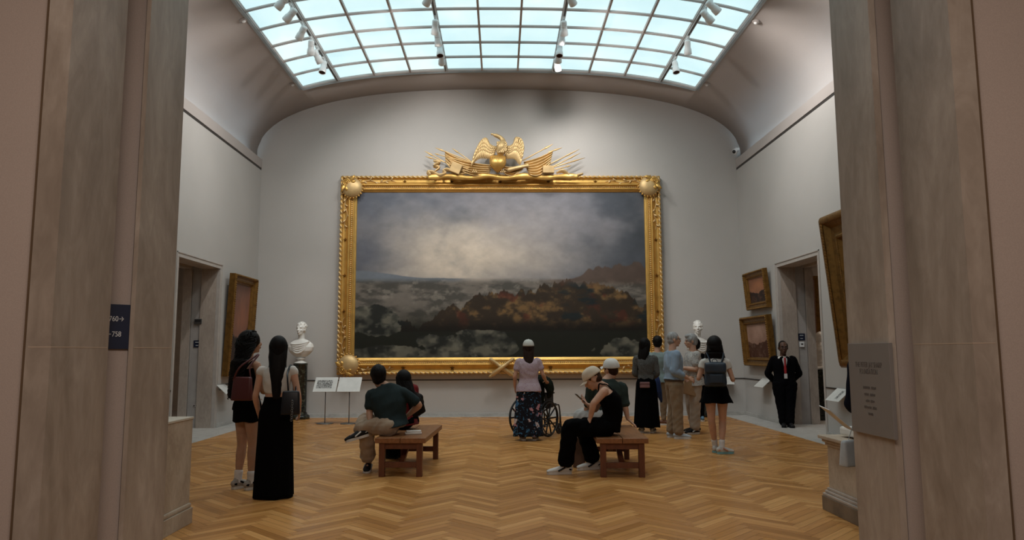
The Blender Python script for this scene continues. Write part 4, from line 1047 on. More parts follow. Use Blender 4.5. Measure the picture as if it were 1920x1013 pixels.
            n = len(poly); b.faces.new(lo[::-1]); b.faces.new(hi)
            for i in range(n): b.faces.new((lo[i], lo[(i + 1) % n], hi[(i + 1) % n], hi[i]))
            link('sole', b, ms, o)
            if trim:
                for sg in (-1, 1): 
                    b = B(); sweep(b, [fx(.30, .066 + sh_ * .4, sg * .040), fx(.42, .050 + sh_ * .4, sg * .045), fx(.56, .034 + sh_ * .3, sg * .047)], [(.011, .006)] * 3, seg=6, n=3); link('stripe', b, trim, o, True)
                    b = B(); sweep(b, [fx(.04, .06, sg * .026), fx(.1, .055, sg * .038)], [(.014, .006)] * 2, seg=6, n=2); link('heel_patch', b, trim, o, True)
            if laces:
                b = B()
                for r_ in range(4): f = .42 + .07 * r_; hh = .085 - .012 * r_ + sh_ * .3; sweep(b, [fx(f, hh - .012, -.022), fx(f, hh, 0), fx(f, hh - .012, .022)], [.0035] * 3, seg=5, n=2)
                link('laces', b, laces, o, True)
            if socks:
                b = B(); kn = s.J['knee_' + q]; c = a + (kn - a).normalized() * .10
                sweep(b, [a - up * .01, a, a + (kn - a).normalized() * .05, c], [.042 * s.k, .041 * s.k, .043 * s.k, .047 * s.k], seg=14, n=2); link('sock', b, socks, s.root, True)
# ================================================================ FURNITURE AND FITTINGS
m_bench = mat('bench_wood', (.23, .095, .035), .38, var=.22, scale=5, sc=(6, .6, 6), spec=.5)
m_benchd = mat('bench_leg_wood', (.12, .036, .014), .45, var=.2, scale=5, sc=(4, 4, .8))
def make_bench(loc, rz, label):
    t = empty('bench', loc, rz, label, 'bench', 'wooden gallery benches')
    L, Wd, H = 1.50, .585, .44
    b = B(); box(b, -Wd / 2, -.003, -L / 2, L / 2, H - .058, H, .006); box(b, .003, Wd / 2, -L / 2, L / 2, H - .058, H, .006); link('seat', b, m_bench, t)
    for sx in (-1, 1):
        for sy in (-1, 1):
            b = B(); x = sx * (Wd / 2 - .075); y = sy * (L / 2 - .07); box(b, x - .033, x + .033, y - .036, y + .036, 0, H - .056, .004); link('leg', b, m_benchd, t)
    for sy in (-1, 1):
        y = sy * (L / 2 - .07)
        b = B(); box(b, -Wd / 2 + .10, Wd / 2 - .10, y - .018, y + .018, .10, .165, .003); link('stretcher', b, m_benchd, t)
        b = B(); box(b, -Wd / 2 + .10, Wd / 2 - .10, y - .016, y + .016, H - .13, H - .056, .003); link('apron', b, m_benchd, t)
        b = B(); p0 = Vector((0, y - sy * .02, .13)); p1 = Vector((0, sy * .10, H - .07)); d = p1 - p0; q = d.to_track_quat('Z', 'X').to_matrix().to_4x4()
        box(b, -.022, .022, -.03, .03, 0, d.length, .003, Matrix.Translation(p0) @ q); link('brace', b, m_benchd, t)
    return t
make_bench((-1.122, 9.20, 0), R(-2.7), 'wooden gallery bench on the left, seating a couple seen from behind')
make_bench((1.415, 9.05, 0), R(-2.7), 'wooden gallery bench on the right, seating two people in white caps')
# folded cloth lying on the left bench
b = B(); box(b, -.10, .10, -.06, .06, 0, .022, .010); box(b, -.085, .095, -.05, .055, .021, .042, .010)
o = link('folded_cloth', b, cloth('white_fold', (.62, .58, .54))); p = onZ(774, 815, .44); o.location = (p.x, p.y + .05, .4405); o.rotation_euler.z = .15
tag(o, 'small folded white cloth lying on the corner of the left bench', 'cloth')
# brown paper bag standing behind the seated man's shin
b = B(); prism(b, [(-.075, -.055), (.075, -.055), (.075, .055), (-.075, .055)], .002, .36)
for v in b.verts:
    if v.co.z > .1: v.co.x *= .8; v.co.y *= .55
bmesh.ops.bevel(b, geom=b.edges[:], offset=.006, segments=1, affect='EDGES')
o = link('standing_bag', b, mat('brown_bag', (.10, .045, .022), .7)); p = onZ(1087, 878, 0); o.location = (p.x, p.y + .08, 0)
tag(o, 'dark brown bag standing on the floor behind the shin of the phone reader', 'bag')

# label stands in front of the painting
def tilt_plate(t, w, h, z, y=0, tilt=40, img=None, th=.008, lines=True):
    M = Matrix.Translation((0, y, z)) @ Matrix.Rotation(R(tilt), 4, 'X')
    b = B(); box(b, -w / 2, w / 2, -th / 2, th / 2, -h / 2, h / 2, .002, M); pl = link('plate', b, mat('label_white', (.60, .60, .58), .6), t)
    if img:
        b = B(); box(b, img[0], img[1], -th / 2 - .001, -th / 2, img[2], img[3], 0, M)
        m = mat('etching', (.2, .2, .2), .7, scale=40, cols=[(.38, (.06, .06, .06)), (.5, (.25, .25, .24)), (.62, (.42, .42, .41))]); link('printed_picture', b, m, pl)
    return pl
for i, (px, lab) in enumerate(((610, 'floor label stand with a grey printed picture on its tilted plate'), (655, 'floor label stand with a plain white tilted plate, by the lower left frame corner'))):
    p = onZ(px - 1, 795, 0); t = empty('label_stand', (p.x, p.y, 0), 0, lab, 'label stand', 'label stands before the painting')
    b = B(); lathe(b, [(.165, 0), (.17, .004), (.165, .012), (.02, .016)], 32); link('base', b, m_steel, t, True)
    b = B(); lathe(b, [(.0095, .012), (.0095, .70)], 10); link('pole', b, m_steel, t, True)
    b = B(); box(b, -.04, .04, -.01, .03, .68, .71, .003); link('bracket', b, m_steel, t)
    tilt_plate(t, .455, .37, .775, 0, -42, (-.18, .13, -.10, .11) if i == 0 else None)
# tilted labels fixed to the dado rail
def rail_label(s, px, py, w, h, lab, img=None):
    if s: p = onX(px, py, s * (HW - .12)); rz = -PI / 2 * s * 1.0
    else: p = onY(px, py, DF - .12); rz = 0
    t = empty('wall_label', (p.x, p.y, 0), rz if s else 0, lab, 'label', 'tilted labels on the dado rail')
    tilt_plate(t, w, h, p.z, 0, -48, img)
    b = B(); box(b, -.012, .012, .0, .125, p.z - .02, p.z - .005, .002); link('bracket', b, m_steel, t)
rail_label(-1, 423, 730, .42, .26, 'tilted white label on the left wall rail under the tall sunset painting')
rail_label(1, 1430, 718, .50, .26, 'tilted white label on the right wall rail under the two gilt paintings')
rail_label(1, 1571, 741, .46, .28, 'tilted white label with dark printed block under the large right frame', (.02, .10, -.09, .09))
rail_label(0, 1279, 714, .30, .24, 'tilted white label on the far wall rail between the two grey-haired men')
rail_label(0, 1358, 714, .40, .24, 'tilted white label on the far wall rail behind the backpack wearer')

# marble busts on speckled dark green columns
m_verde = mat('dark_green_marble', (.02, .024, .018), .22, var=.1, scale=16, cols=[(.42, (.006, .008, .007)), (.55, (.018, .022, .016)), (.66, (.075, .08, .055)), (.74, (.02, .022, .018))])
class Bust(Fig):
    def __init__(s, base, k, yaw, hy):
        s.hs = 1.08; s.H = 1.75 * k; s.k = k; s.sex = 'm'; s.bw = 1; s.sh_a = yaw; s.hip_a = yaw; s.head_r = (hy, 2, 0)
        z = base
        s.J = {kk: rotz(Vector(v) * k, yaw) + Vector((0, 0, z)) for kk, v in dict(pelvis=(0, .0, -.20), waist=(0, 0, -.05), chest=(0, .0, .12), neck=(0, -.01, .36), head=(0, .02, .555), shoulder_l=(-.20, 0, .29), shoulder_r=(.20, 0, .29), elbow_l=(-.26, 0, .02), elbow_r=(.26, 0, .02), wrist_l=(-.3, 0, -.2), wrist_r=(.3, 0, -.2)).items()}
def bust(px, pyb, Y, yaw, hy, lab, hair, kind):
    x = onY(px, 700, Y).x
    t = empty('marble_bust', (x, Y, 1.18), 0, lab, 'bust', 'marble busts flanking the painting')
    F = Bust(.12, 1.12, yaw, hy)
    b = B(); ST = F.torso_stations()
    # shoulders cut off below the chest, drapery swags across
    c = F.J['chest']; nk = F.J['neck']; xa = rotz((1, 0, 0), yaw); k = F.k
    S = [(c + Vector((0, 0, -.115)), xa, .09 * k, .06 * k), (c + Vector((0, 0, -.06)), xa, .17 * k, .10 * k), (c + Vector((0, 0, .02)), xa, .235 * k, .125 * k), (c + Vector((0, 0, .10)), xa, .255 * k, .125 * k), (c + Vector((0, 0, .17)), xa, .235 * k, .10 * k), (c.lerp(nk, .88), xa, .15 * k, .075 * k), (nk, xa, .07 * k, .065 * k)]
    F.loft(b, S, 24)
    fy = rotz((0, 1, 0), yaw)
    # a toga: swags hung from the shoulders across the chest, straight folds below one shoulder
    for i in range(5):
        u = i / 4; P = []
        for j in range(9):
            t_ = j / 8; a = -1.15 + 2.3 * t_; sag = math.sin(PI * t_)
            P.append(c + xa * (math.sin(a) * (.20 - .02 * u)) * k + fy * (math.cos(a) * .118 + .012) * k + Vector((0, 0, .20 - .055 * (1 - (2 * t_ - 1) ** 2 * .2) * u - (.05 + .17 * u) * sag * .8 + (.05 if kind else -.05) * (t_ - .5))))
        sweep(b, P, [.016, .020, .022, .020, .018, .020, .022, .020, .016], seg=8, n=3)
    F.mk_head(b)
    M = F.HM(); F.hair_cap(b, .0)
    rnd = random.Random(px)
    for _ in range(110 if hair else 40):
        th = rnd.random() * 6.28; el = rnd.random() * 1.3 + .15
        d = Vector((math.cos(th) * math.cos(el), math.sin(th) * math.cos(el) - .2, math.sin(el))).normalized()
        if d.y > .5 and d.z < .6: continue
        ball(b, M @ Vector((d.x * .085, -.02 + d.y * .098, .03 + d.z * .097)), (.020, .020, .015), 6)
    for sx in (-1, 1): ball(b, M @ Vector((sx * .07, .02, -.02)), (.012, .025, .03), 8)
    o = link('bust', b, m_marble, t); remesh(o, .0075, 1)
    b = B(); lathe(b, [(.13, 0), (.135, .02), (.12, .03), (.075, .045), (.062, .07), (.07, .085), (.10, .10), (.10, .115), (.06, .13)], 28); link('socle', b, m_marble, t, True)
    cpt = empty('bust_pedestal', (x, Y, 0), 0, lab.replace('white marble bust', 'dark green speckled marble column under the white bust').split(', ')[0], 'column', 'columns under the busts')
    b = B(); lathe(b, [(.152, .14), (.148, .16), (.148, 1.15), (.155, 1.165), (.155, 1.18)], 40); link('shaft', b, m_verde, cpt, True)
    b = B(); lathe(b, [(.225, 0), (.225, .07), (.21, .075), (.20, .09), (.165, .105), (.175, .12), (.165, .14), (.15, .145)], 8 if not kind else 8); link('base', b, m_verde, cpt)
bust(563, 679, 15.78, 172, -6, 'white marble bust with draped shoulders left of the painting, bearing a lock-haired head', 1, 0)
bust(1310, 679, 15.78, 200, -35, 'white marble bust on the right of the painting, head turned to the right', 0, 1)

# door fittings
def plate_box(name, s, Yf, px, py, w, h, m, lab, cat, th=.015, txt=None, par=None):
    p = onY(px, py, Yf - th); t = empty(name, (p.x, Yf, p.z), 0, lab, cat)
    b = B(); box(b, -w / 2, w / 2, -th, 0, -h / 2, h / 2, .003); link('panel', b, m, t); return t
m_navy = mat('sign_navy', (.006, .012, .035), .5)
YP = DY1 + .03
def text(body, size, loc, rot, m, parent, align='CENTER', ext=.001, name='lettering', sx=1):
    c = bpy.data.curves.new(name, 'FONT'); c.body = body; c.size = size; c.align_x = align; c.align_y = 'CENTER'; c.extrude = ext
    o = bpy.data.objects.new(name, c); COL.objects.link(o); c.materials.append(m)
    dg = bpy.context.evaluated_depsgraph_get(); dg.update(); me = bpy.data.meshes.new_from_object(o.evaluated_get(dg)); bpy.data.objects.remove(o)
    o = bpy.data.objects.new(name, me); COL.objects.link(o); o.parent = parent; o.location = loc; o.rotation_euler = rot; o.scale = (sx, 1, 1); return o
m_txt = mat('sign_lettering', (.55, .58, .60), .6)
for s, px, py, lab in ((-1, 369.5, 645, 'small navy direction sign in the left doorway pocket'), (1, 1503, 632, 'small navy direction sign in the right doorway pocket')):
    t = plate_box('direction_sign', s, YP, px, py, .135, .135, m_navy, lab, 'sign', .012)
    for z_, w_ in ((.03, .07), (-.03, .05)):
        b = B(); box(b, -w_ / 2, w_ / 2, -.0135, -.012, z_ - .006, z_ + .006); link('lettering', b, m_txt, t)
t = plate_box('card_reader', -1, YP, 371, 603, .14, .10, m_steel, 'grey wall unit above the sign in the left doorway', 'wall unit', .04)
b = B(); box(b, -.055, .055, -.045, -.04, -.01, .03, .002); link('display', b, m_black, t)
t = plate_box('wall_socket', -1, YP, 366, 761, .09, .05, mat('pocket_plaster', (.36, .34, .33), .7), 'low double socket in the left doorway', 'socket', .008)
b = B()
for x in (-.022, .022): lathe(b, [(.013, 0), (.013, .010)], 12, M=Matrix.Translation((x, 0, 0)) @ Matrix.Rotation(R(90), 4, 'X'))
link('socket_hole', b, m_black, t)
t = plate_box('wall_thermostat', 1, YP, 1504, 646, .085, .10, m_white, 'white wall control under the navy sign in the right doorway', 'wall unit', .03)
b = B(); box(b, -.02, .02, -.033, -.03, -.01, .02); link('display', b, m_steel, t)

# navy direction sign on the left jamb's slanted pocket
P0, P1 = JL['P0'], JL['P1']; mid = Vector(((P0[0] + P1[0]) / 2, (P0[1] + P1[1]) / 2, 0)); dx = Vector((P1[0] - P0[0], P1[1] - P0[1], 0)); ang = math.atan2(-dx.y, -dx.x)
zt, zb = onY(222, 571, 3.96).z, onY(220, 655, 3.96).z
t = empty('direction_sign', (mid.x, mid.y, (zt + zb) / 2), ang, 'navy direction sign reading 760 and 758 on the left jamb at eye height', 'sign')
h = (zt - zb) / 2
b = B(); box(b, -.064, .064, -.012, -.001, -h, h, .002); link('panel', b, m_navy, t)
text('760→', .040, (-.004, -.0135, h * .34), (R(90), 0, 0), m_txt, t, sx=.8); text('←758', .040, (-.016, -.0135, -h * .34), (R(90), 0, 0), m_txt, t, sx=.8)

# donor plaque on the right jamb
xA = JR['xA']; y0, y1 = onX(1668, 643, xA - .015).y, onX(1591, 643, xA - .015).y
z1, z0 = onX(1662, 643, xA - .015).z, onX(1672, 824, xA - .015).z
t = empty('wall_plaque', (xA, (y0 + y1) / 2, (z0 + z1) / 2), -PI / 2, 'grey engraved metal plaque on the right jamb naming a foundation and donors', 'plaque')
w, h = abs(y1 - y0) / 2, (z1 - z0) / 2
b = B(); box(b, -w, w, -.022, 0, -h, h, .002); link('plate', b, mat('plaque_metal', (.23, .215, .205), .5, .35, var=.05, scale=3), t)
m_eng = mat('engraving', (.085, .075, .07), .6)
for s_, f in (('THE PETER JAY SHARP', .52), ('FOUNDATION', .37)):
    text(s_, .044, (0, -.0222, h * f), (R(90), 0, 0), m_eng, t, sx=.70)
# the smaller lines are too worn to read: rows of fine engraved strokes, two words to a line
rs = random.Random(6)
for f, words_ in ((.02, (.075, .050)), (-.13, (.050, .055)), (-.27, (.038, .042)), (-.41, (.080, .045)), (-.55, (.055,))):
    b = B(); x = -(sum(words_) + .016 * (len(words_) - 1)) / 2
    for wd_ in words_:
        xe = x + wd_
        while x < xe: g = .004 + .003 * rs.random(); box(b, x, x + g, -.0232, -.0218, h * f - .008 * (.6 + .4 * rs.random()), h * f + .009 * (.6 + .4 * rs.random())); x += g + .0022
        x = xe + .016
    link('engraved_line', b, m_eng, t)

# pedestals either side of the entrance
def pedestal(xf, xb_, yn, yf, ztop, lab, corn, sgn):
    t = empty('pedestal', ((xf + xb_) / 2, (yn + yf) / 2, 0), 0, lab, 'pedestal'); W_ = abs(xb_ - xf) / 2; D_ = (yf - yn) / 2
    def lay(b, g, z0, z1, bev=0): box(b, -W_ - g, W_ + g, -D_ - g, D_ + g, z0, z1, bev)
    if corn:
        b = B(); lay(b, .05, 0, .125, .004); link('plinth', b, mat('plinth_dark', (.17, .125, .085), .6, var=.3, scale=5), t)
        b = B(); lay(b, .045, .125, .150, .008); lay(b, .03, .150, .175, .008); lay(b, .015, .175, .20, .008); link('base_moulding', b, m_lime, t)
        b = B(); lay(b, 0, .2, ztop - .09, .004); link('die', b, m_pedst, t)
        b = B(); lay(b, .015, ztop - .09, ztop - .06, .006); lay(b, .035, ztop - .06, ztop - .03, .01); lay(b, .06, ztop - .03, ztop, .006); link('cornice', b, m_pedst, t)
    else:
        b = B(); lay(b, .022, 0, .13, .004); lay(b, .014, .13, .17, .014); link('plinth', b, m_pedst, t)
        b = B(); lay(b, 0, .17, ztop - .02, .004); link('die', b, m_pedst, t)
        b = B(); lay(b, .006, ztop - .02, ztop, .004); link('top_slab', b, m_marble if False else mat('pale_slab', (.52, .46, .38), .5), t)
    return t
pedestal(-2.63, -3.6, 4.95, 6.30, .885, 'plain pale stone pedestal standing behind the left entrance jamb', False, -1)
pedestal(2.95, 3.9, 5.75, 6.60, .66, 'moulded stone pedestal with dark plinth behind the right entrance jamb', True, 1)
# sculpture fragment on the right pedestal (mostly hidden by the jamb)
t = empty('marble_sculpture', (3.42, 6.2, .676), 0, 'white marble sculpture base resting on the moulded pedestal at right', 'sculpture')
b = B(); box(b, -.40, .36, -.30, .30, 0, .075, .02); link('base', b, m_marble, t)
b = B()
for i in range(9): ball(b, (-.27 + .06 * i, .05 * math.sin(i * 2), .10 + .01 * (i % 3)), (.07, .16, .04 + .02 * (i % 2)), 12, Matrix.Rotation(i * .5, 3, 'Z'))
sweep(b, [(0, 0, .1), (.02, .02, .4), (0, .05, .72), (.03, .04, .95)], [(.17, .14), (.13, .11), (.16, .10), (.07, .07)], seg=14, n=4); ball(b, (.03, .04, 1.05), (.08, .10, .12))
o = link('draped_figure', b, m_marble, t); remesh(o, .012, 2, folds(.007, 1.2, 8))

# through the right doorway: a white figure on a dark pedestal
p = onZ(1545, 792, 0); X_, Y_ = 6.64, 14.95
t = empty('bust_pedestal', (X_, Y_, 0), 0, 'tall dark veined pedestal seen through the right doorway', 'pedestal')
b = B(); box(b, -.19, .19, -.19, .19, .0, 1.02, .01); box(b, -.22, .22, -.22, .22, 0, .10, .01); link('shaft', b, m_verde, t)
t = empty('marble_sculpture', (X_, Y_, 1.030), 0, 'white marble figure on the dark pedestal, glimpsed through the right doorway', 'sculpture')
b = B(); sweep(b, [(0, 0, .04), (0, 0, .2), (.02, 0, .4), (0, 0, .55)], [(.18, .15), (.14, .12), (.17, .11), (.06, .06)], seg=14, n=4); ball(b, (0, 0, .66), (.085, .1, .12)); box(b, -.19, .19, -.19, .19, 0, .05)
o = link('figure', b, m_marble, t); remesh(o, .012, 2, folds(.008, 1.3, 9))
# picture on the side room wall, just visible
t = empty('framed_painting', (7.4, 18.18, 1.5), 0, 'dark framed picture on the far wall of the room beyond the right doorway', 'painting')
b = B(); frame_ring(b, 1.4, 1.8, [(0, 0), (0, .05), (.05, .07), (.10, .03), (.10, 0)]); o = link('moulding', b, goldo, t); o.location.z = .9
b = B(); box(b, -.62, .62, -.03, -.005, .08, 1.72); link('canvas', b, mat('dark_canvas', (.12, .05, .03), .6), t)

# ---- wheelchair
def wheelchair(loc, rz):
    t = empty('wheelchair', loc, rz, 'black self-propelled wheelchair in front of the floral-skirted visitor', 'wheelchair')
    RX = Matrix.Rotation(R(90), 4, 'Y')
    m_tyre = mat('tyre_rubber', (.012, .012, .013), .7); m_fr = mat('chair_frame', (.02, .02, .022), .3, .3)
    def wheel(nm, x, y, r, w, spokes, hr=False):
        b = B(); P = [(x, y + r * math.cos(a), r + .0 + r * math.sin(a)) for a in [2 * PI * q / 40 for q in range(41)]]
        P = [(x, y + (r - w) * math.cos(2 * PI * q / 40), r + (r - w) * math.sin(2 * PI * q / 40)) for q in range(41)]
        sweep(b, P, [w] * 41, seg=8, n=1); o = link(nm, b, m_tyre, t, True)
        b = B()
        for q in range(spokes):
            a = 2 * PI * q / spokes; sweep(b, [(x, y, r), (x, y + (r - w) * math.cos(a), r + (r - w) * math.sin(a))], [.014 if spokes < 12 else .004] * 2, seg=6, n=1)
        lathe(b, [(.028, -.03), (.028, .03)], 14, M=Matrix.Translation((x, y, r)) @ RX); link('spokes', b, m_fr, o)
        if hr:
            b = B(); P = [(x + hr, y + (r - .045) * math.cos(2 * PI * q / 40), r + (r - .045) * math.sin(2 * PI * q / 40)) for q in range(41)]
            sweep(b, P, [.010] * 41, seg=6, n=1); link('hand_rim', b, m_black, o, True)
        return o
    wheel('rear_wheel', -.29, 0, .305, .017, 10, -.035); wheel('rear_wheel', .29, 0, .305, .017, 10, .035)
    wheel('caster', -.22, .46, .095, .016, 7); wheel('caster', .22, .46, .095, .016, 7)
    def tube(nm, P, r=.012, m=m_fr): b = B(); sweep(b, P, [r] * len(P), seg=8, n=3); return link(nm, b, m, t, True)
    for s in (-1, 1):
        tube('side_frame', [(s * .23, -.05, .50), (s * .23, .35, .50), (s * .23, .46, .47), (s * .23, .52, .14)]); tube('side_frame', [(s * .23, -.05, .20), (s * .23, .36, .20)])
        tube('back_post', [(s * .23, -.02, .16), (s * .23, -.05, .55), (s * .23, -.10, .90), (s * .23, -.17, .95)])
        b = B(); sweep(b, [(s * .23, -.16, .948), (s * .23, -.26, .955)], [.017, .017], seg=10, n=1); link('push_handle', b, m_black, t, True)
        b = B(); box(b, s * .23 - .03, s * .23 + .03, 0, .27, .70, .73, .01); link('armrest', b, m_black, t); tube('armrest_post', [(s * .23, .24, .71), (s * .23, .25, .50)]); 
        b = B(); box(b, s * .235 - .008, s * .235 + .008, -.02, .25, .47, .70, .004); link('side_panel', b, m_black, t)
        tube('caster_fork', [(s * .23, .36, .26), (s * .22, .46, .095)], .014)
        b = B(); box(b, s * .13 - .075, s * .13 + .075, .50, .64, .10, .115, .004); link('footplate', b, m_steel, t)
        tube('leg_hanger', [(s * .23, .48, .40), (s * .19, .55, .11)], .011)
    tube('cross_brace', [(-.23, .12, .20), (.23, .12, .47)]); tube('cross_brace', [(.23, .15, .20), (-.23, .15, .47)])
    b = B(); box(b, -.22, .22, -.03, .40, .485, .53, .012); link('seat', b, m_black, t)
    b = B(); box(b, -.22, .22, -.10, -.075, .53, .92, .01); link('backrest', b, m_black, t); return t
WC = Vector((.56, 12.42, 0)); wheelchair(tuple(WC), R(-35))
# dark jacket thrown over the right push handle
b = B(); hp = WC + rotz((.16, -.14, 0), -26)
sweep(b, [hp + Vector((-.10, .0, .955)), hp + Vector((.05, -.04, .97)), hp + Vector((.14, -.04, .90)), hp + Vector((.18, -.02, .78)), hp + Vector((.17, .02, .66))], [(.05, .03), (.075, .05), (.09, .06), (.085, .055), (.05, .03)], seg=12, n=4)
sweep(b, [hp + Vector((0, -.02, .95)), hp + Vector((0.0, -.06, .75)), hp + Vector((-.02, -.05, .55)), hp + Vector((-.01, -.05, .40))], [(.10, .03), (.14, .05), (.15, .05), (.12, .03)], seg=12, n=4)
o = link('jacket', b, cloth('black_green', (.012, .016, .012))); remesh(o, .009, 3, folds(.008, 1.4, 12)); tag(o, 'crumpled black jacket draped over the back of the wheelchair', 'jacket')
# ================================================================ THE VISITORS
def floral(name, base, pals, scale=9, thr=.30, leafc=None):
    m, nt, b = newmat(name); v = coords(nt)
    nz = nt.nodes.new('ShaderNodeTexNoise'); nz.inputs['Scale'].default_value = scale * 2.2; nt.links.new(v, nz.inputs['Vector'])
    add = nt.nodes.new('ShaderNodeMix'); add.data_type = 'RGBA'; add.blend_type = 'LINEAR_LIGHT'; add.inputs[0].default_value = .10
    nt.links.new(v, add.inputs[6]); nt.links.new(nz.outputs['Color'], add.inputs[7])
    vo = nt.nodes.new('ShaderNodeTexVoronoi'); vo.inputs['Scale'].default_value = scale; nt.links.new(add.outputs[2], vo.inputs['Vector'])
    sep = nt.nodes.new('ShaderNodeSeparateColor'); nt.links.new(vo.outputs['Color'], sep.inputs[0])
    pc = ramp(nt, sep.outputs[0], [((i + .0) / len(pals), c) for i, c in enumerate(pals)]); pc.node.color_ramp.interpolation = 'CONSTANT'
    mk = ramp(nt, vo.outputs['Distance'], [(thr - .02, (1, 1, 1)), (thr + .02, (0, 0, 0))])
    mx = nt.nodes.new('ShaderNodeMix'); mx.data_type = 'RGBA'; nt.links.new(mk, mx.inputs[0]); mx.inputs[6].default_value = (*base, 1); nt.links.new(pc, mx.inputs[7])
    out = mx.outputs[2]
    if leafc:
        w = nt.nodes.new('ShaderNodeTexNoise'); w.inputs['Scale'].default_value = scale * 1.6; w.inputs['Distortion'].default_value = 2.5; nt.links.new(v, w.inputs['Vector'])
        k = ramp(nt, w.outputs['Fac'], [(.60, (0, 0, 0)), (.63, (1, 1, 1))]); m2 = nt.nodes.new('ShaderNodeMix'); m2.data_type = 'RGBA'; nt.links.new(k, m2.inputs[0]); nt.links.new(out, m2.inputs[6]); m2.inputs[7].default_value = (*leafc, 1); out = m2.outputs[2]
    nt.links.new(out, b.inputs['Base Color']); sset(b, 'Roughness', .85); sset(b, 'Specular IOR Level', .2); MATS[name] = m; return m
BLACK = cloth('black', (.0022, .0022, .0026), .9); WHITE = cloth('white', (.55, .53, .50)); CREAM = cloth('cream', (.56, .48, .38)); KHAKI = cloth('khaki', (.21, .15, .095)); BEIGE = cloth('beige', (.30, .225, .16))
SOLEW = mat('sole_white', (.52, .50, .47), .6); SHOEW = mat('shoe_white', (.50, .48, .45), .55); SHOEG = mat('shoe_grey', (.28, .25, .22), .6); SHOEK = mat('shoe_black', (.006, .006, .007), .6, spec=.2)
SOCK = cloth('sock', (.62, .60, .60)); LEATH = mat('black_leather', (.005, .006, .010), .4, spec=.35); BURG = mat('burgundy_leather', (.075, .010, .010), .45)
def strap(b, P, w=.014, t=.003): sweep(b, P, [(w, t)] * len(P), seg=6, n=4)

# 1 -- curly-haired visitor in a black mini dress
f = Fig((-2.70, 7.82), 1.64, -38, 'person with long curly dark hair, black mini dress and white socks, left of the pair', 'f', SK_T, head=(-18, 8, 0),
        pose=dict(knee_l=(-.085, .012, .455), knee_r=(.085, .03, .455), ankle_l=(-.075, -.03, .075), ankle_r=(.09, .02, .075), elbow_l=(-.205, .02, 1.02), wrist_l=(-.17, .17, .90), elbow_r=(.19, .06, 1.02), wrist_r=(.10, .20, 1.0)))
f.body(); f.eyes(brow=H_BLK)
f.top(BLACK, 'dress_top', .012, 0, neckcut=2, A=.003); b = B()
for s in (-1, 1): strap(b, [f.J['chest'].lerp(f.J['neck'], .45) + rotz((s * .085, .085, 0), f.sh_a), f.J['shoulder_' + ('l' if s < 0 else 'r')].lerp(f.J['neck'], .35) + Vector((0, 0, .028)), f.J['chest'].lerp(f.J['neck'], .45) + rotz((s * .085, -.085, 0), f.sh_a)], .012)
link('dress_strap', b, BLACK, f.root, True)
f.skirt(BLACK, 'dress_skirt', z1=.70, r1=(.165, .135), nf=5, fa=.003)
f.shoes(SHOEG, SOLEW, .25, BLACK, socks=SOCK, laces=WHITE)
f.hair_long(H_BLK, .60, .135, .15, 230, curl=.028, spread=1.15, seed=3, taper=.85, grow=.020, thick=.0075, side=(-.02, .04))
# burgundy shoulder bag
def bag(name, c, w, h, d, rz, m, P, lab, cat='bag', top_h=None, extra=None):
    t = empty(name, tuple(c), rz, lab, cat)
    b = B(); box(b, -w / 2, w / 2, -d / 2, d / 2, -h / 2, h / 2, min(d, h) * .22)
    for v in b.verts:
        k = (v.co.z + h / 2) / h; v.co.x *= 1 - .12 * k; v.co.y *= 1 - .45 * k * k; v.co.z += .012 * math.cos(v.co.x * 18)
    link('pouch', b, m, t, True)
    b = B(); Mi = Matrix.Rotation(-rz, 3, 'Z'); strap(b, [Mi @ (Vector(p) - Vector(c)) for p in P], .010, .003); link('strap', b, m, t, True); return t
c = Vector((-2.83, 7.60, 1.05)); sh_ = Vector((f.root.location.x, f.root.location.y, 0)) + f.J['shoulder_r'].lerp(f.J['neck'], .2)
bag('shoulder_bag', (-2.665, 7.56, 1.055), .22, .24, .08, R(-12), BURG, [(-2.76, 7.56, 1.14), (-2.70, 7.55, 1.27), (sh_.x + .0, sh_.y - .08, 1.365), (sh_.x + .04, sh_.y - .0, 1.405), (-2.60, 7.58, 1.28), (-2.58, 7.57, 1.14)], 'burgundy leather shoulder bag carried by the curly-haired visitor')

# 2 -- straight-haired visitor in white top and long black skirt
f = Fig((-2.25, 7.36), 1.58, 6, 'person with straight black hair, white top and floor-length black skirt', 'f', SK_L, head=(8, 6, 0), bw=.97,
        pose=dict(elbow_l=(-.205, .0, .985), wrist_l=(-.195, .14, .80), elbow_r=(.215, -.01, .985), wrist_r=(.20, .15, .82)))
f.body(); f.eyes()
f.top(WHITE, 'top', .008, .06, hem=-.05, A=.003, from_=4, flare=.0, sleeve_add=.006)
f.skirt(BLACK, 'long_skirt', z1=.012, r1=(.195, .165), nf=6, fa=.007, zw=.985)
f.hair_long(H_BLK, .52, .105, .115, 150, spread=.80, seed=5, taper=.42, grow=.008, thick=.008)
J = f.J; o_ = f.root.location; s_ = o_ + J['shoulder_r'].lerp(J['neck'], .18)
c = Vector((-2.06, 7.20, .93))
t = bag('shoulder_bag', tuple(c), .18, .23, .09, R(8), LEATH, [(-2.09, 7.22, 1.02), (-2.10, 7.20, 1.18), (s_.x + .0, s_.y - .075, s_.z - .02), (s_.x + .01, s_.y + .01, s_.z + .045), (s_.x + .02, s_.y + .09, s_.z - .08), (-2.02, 7.24, 1.02)], 'black leather shoulder bag hanging on the long-skirted visitor')
b = B()
for k in range(9): 
    a = k * .7; P = [(0.02 + .008 * math.cos(q) + .004 * (k % 2), -.055 - .003 * k, .02 - .022 * k + .013 * math.sin(q)) for q in [2 * PI * j / 10 for j in range(11)]]; sweep(b, P, [.0028] * 11, seg=5, n=1)
link('chain', b, m_steel, t, True)

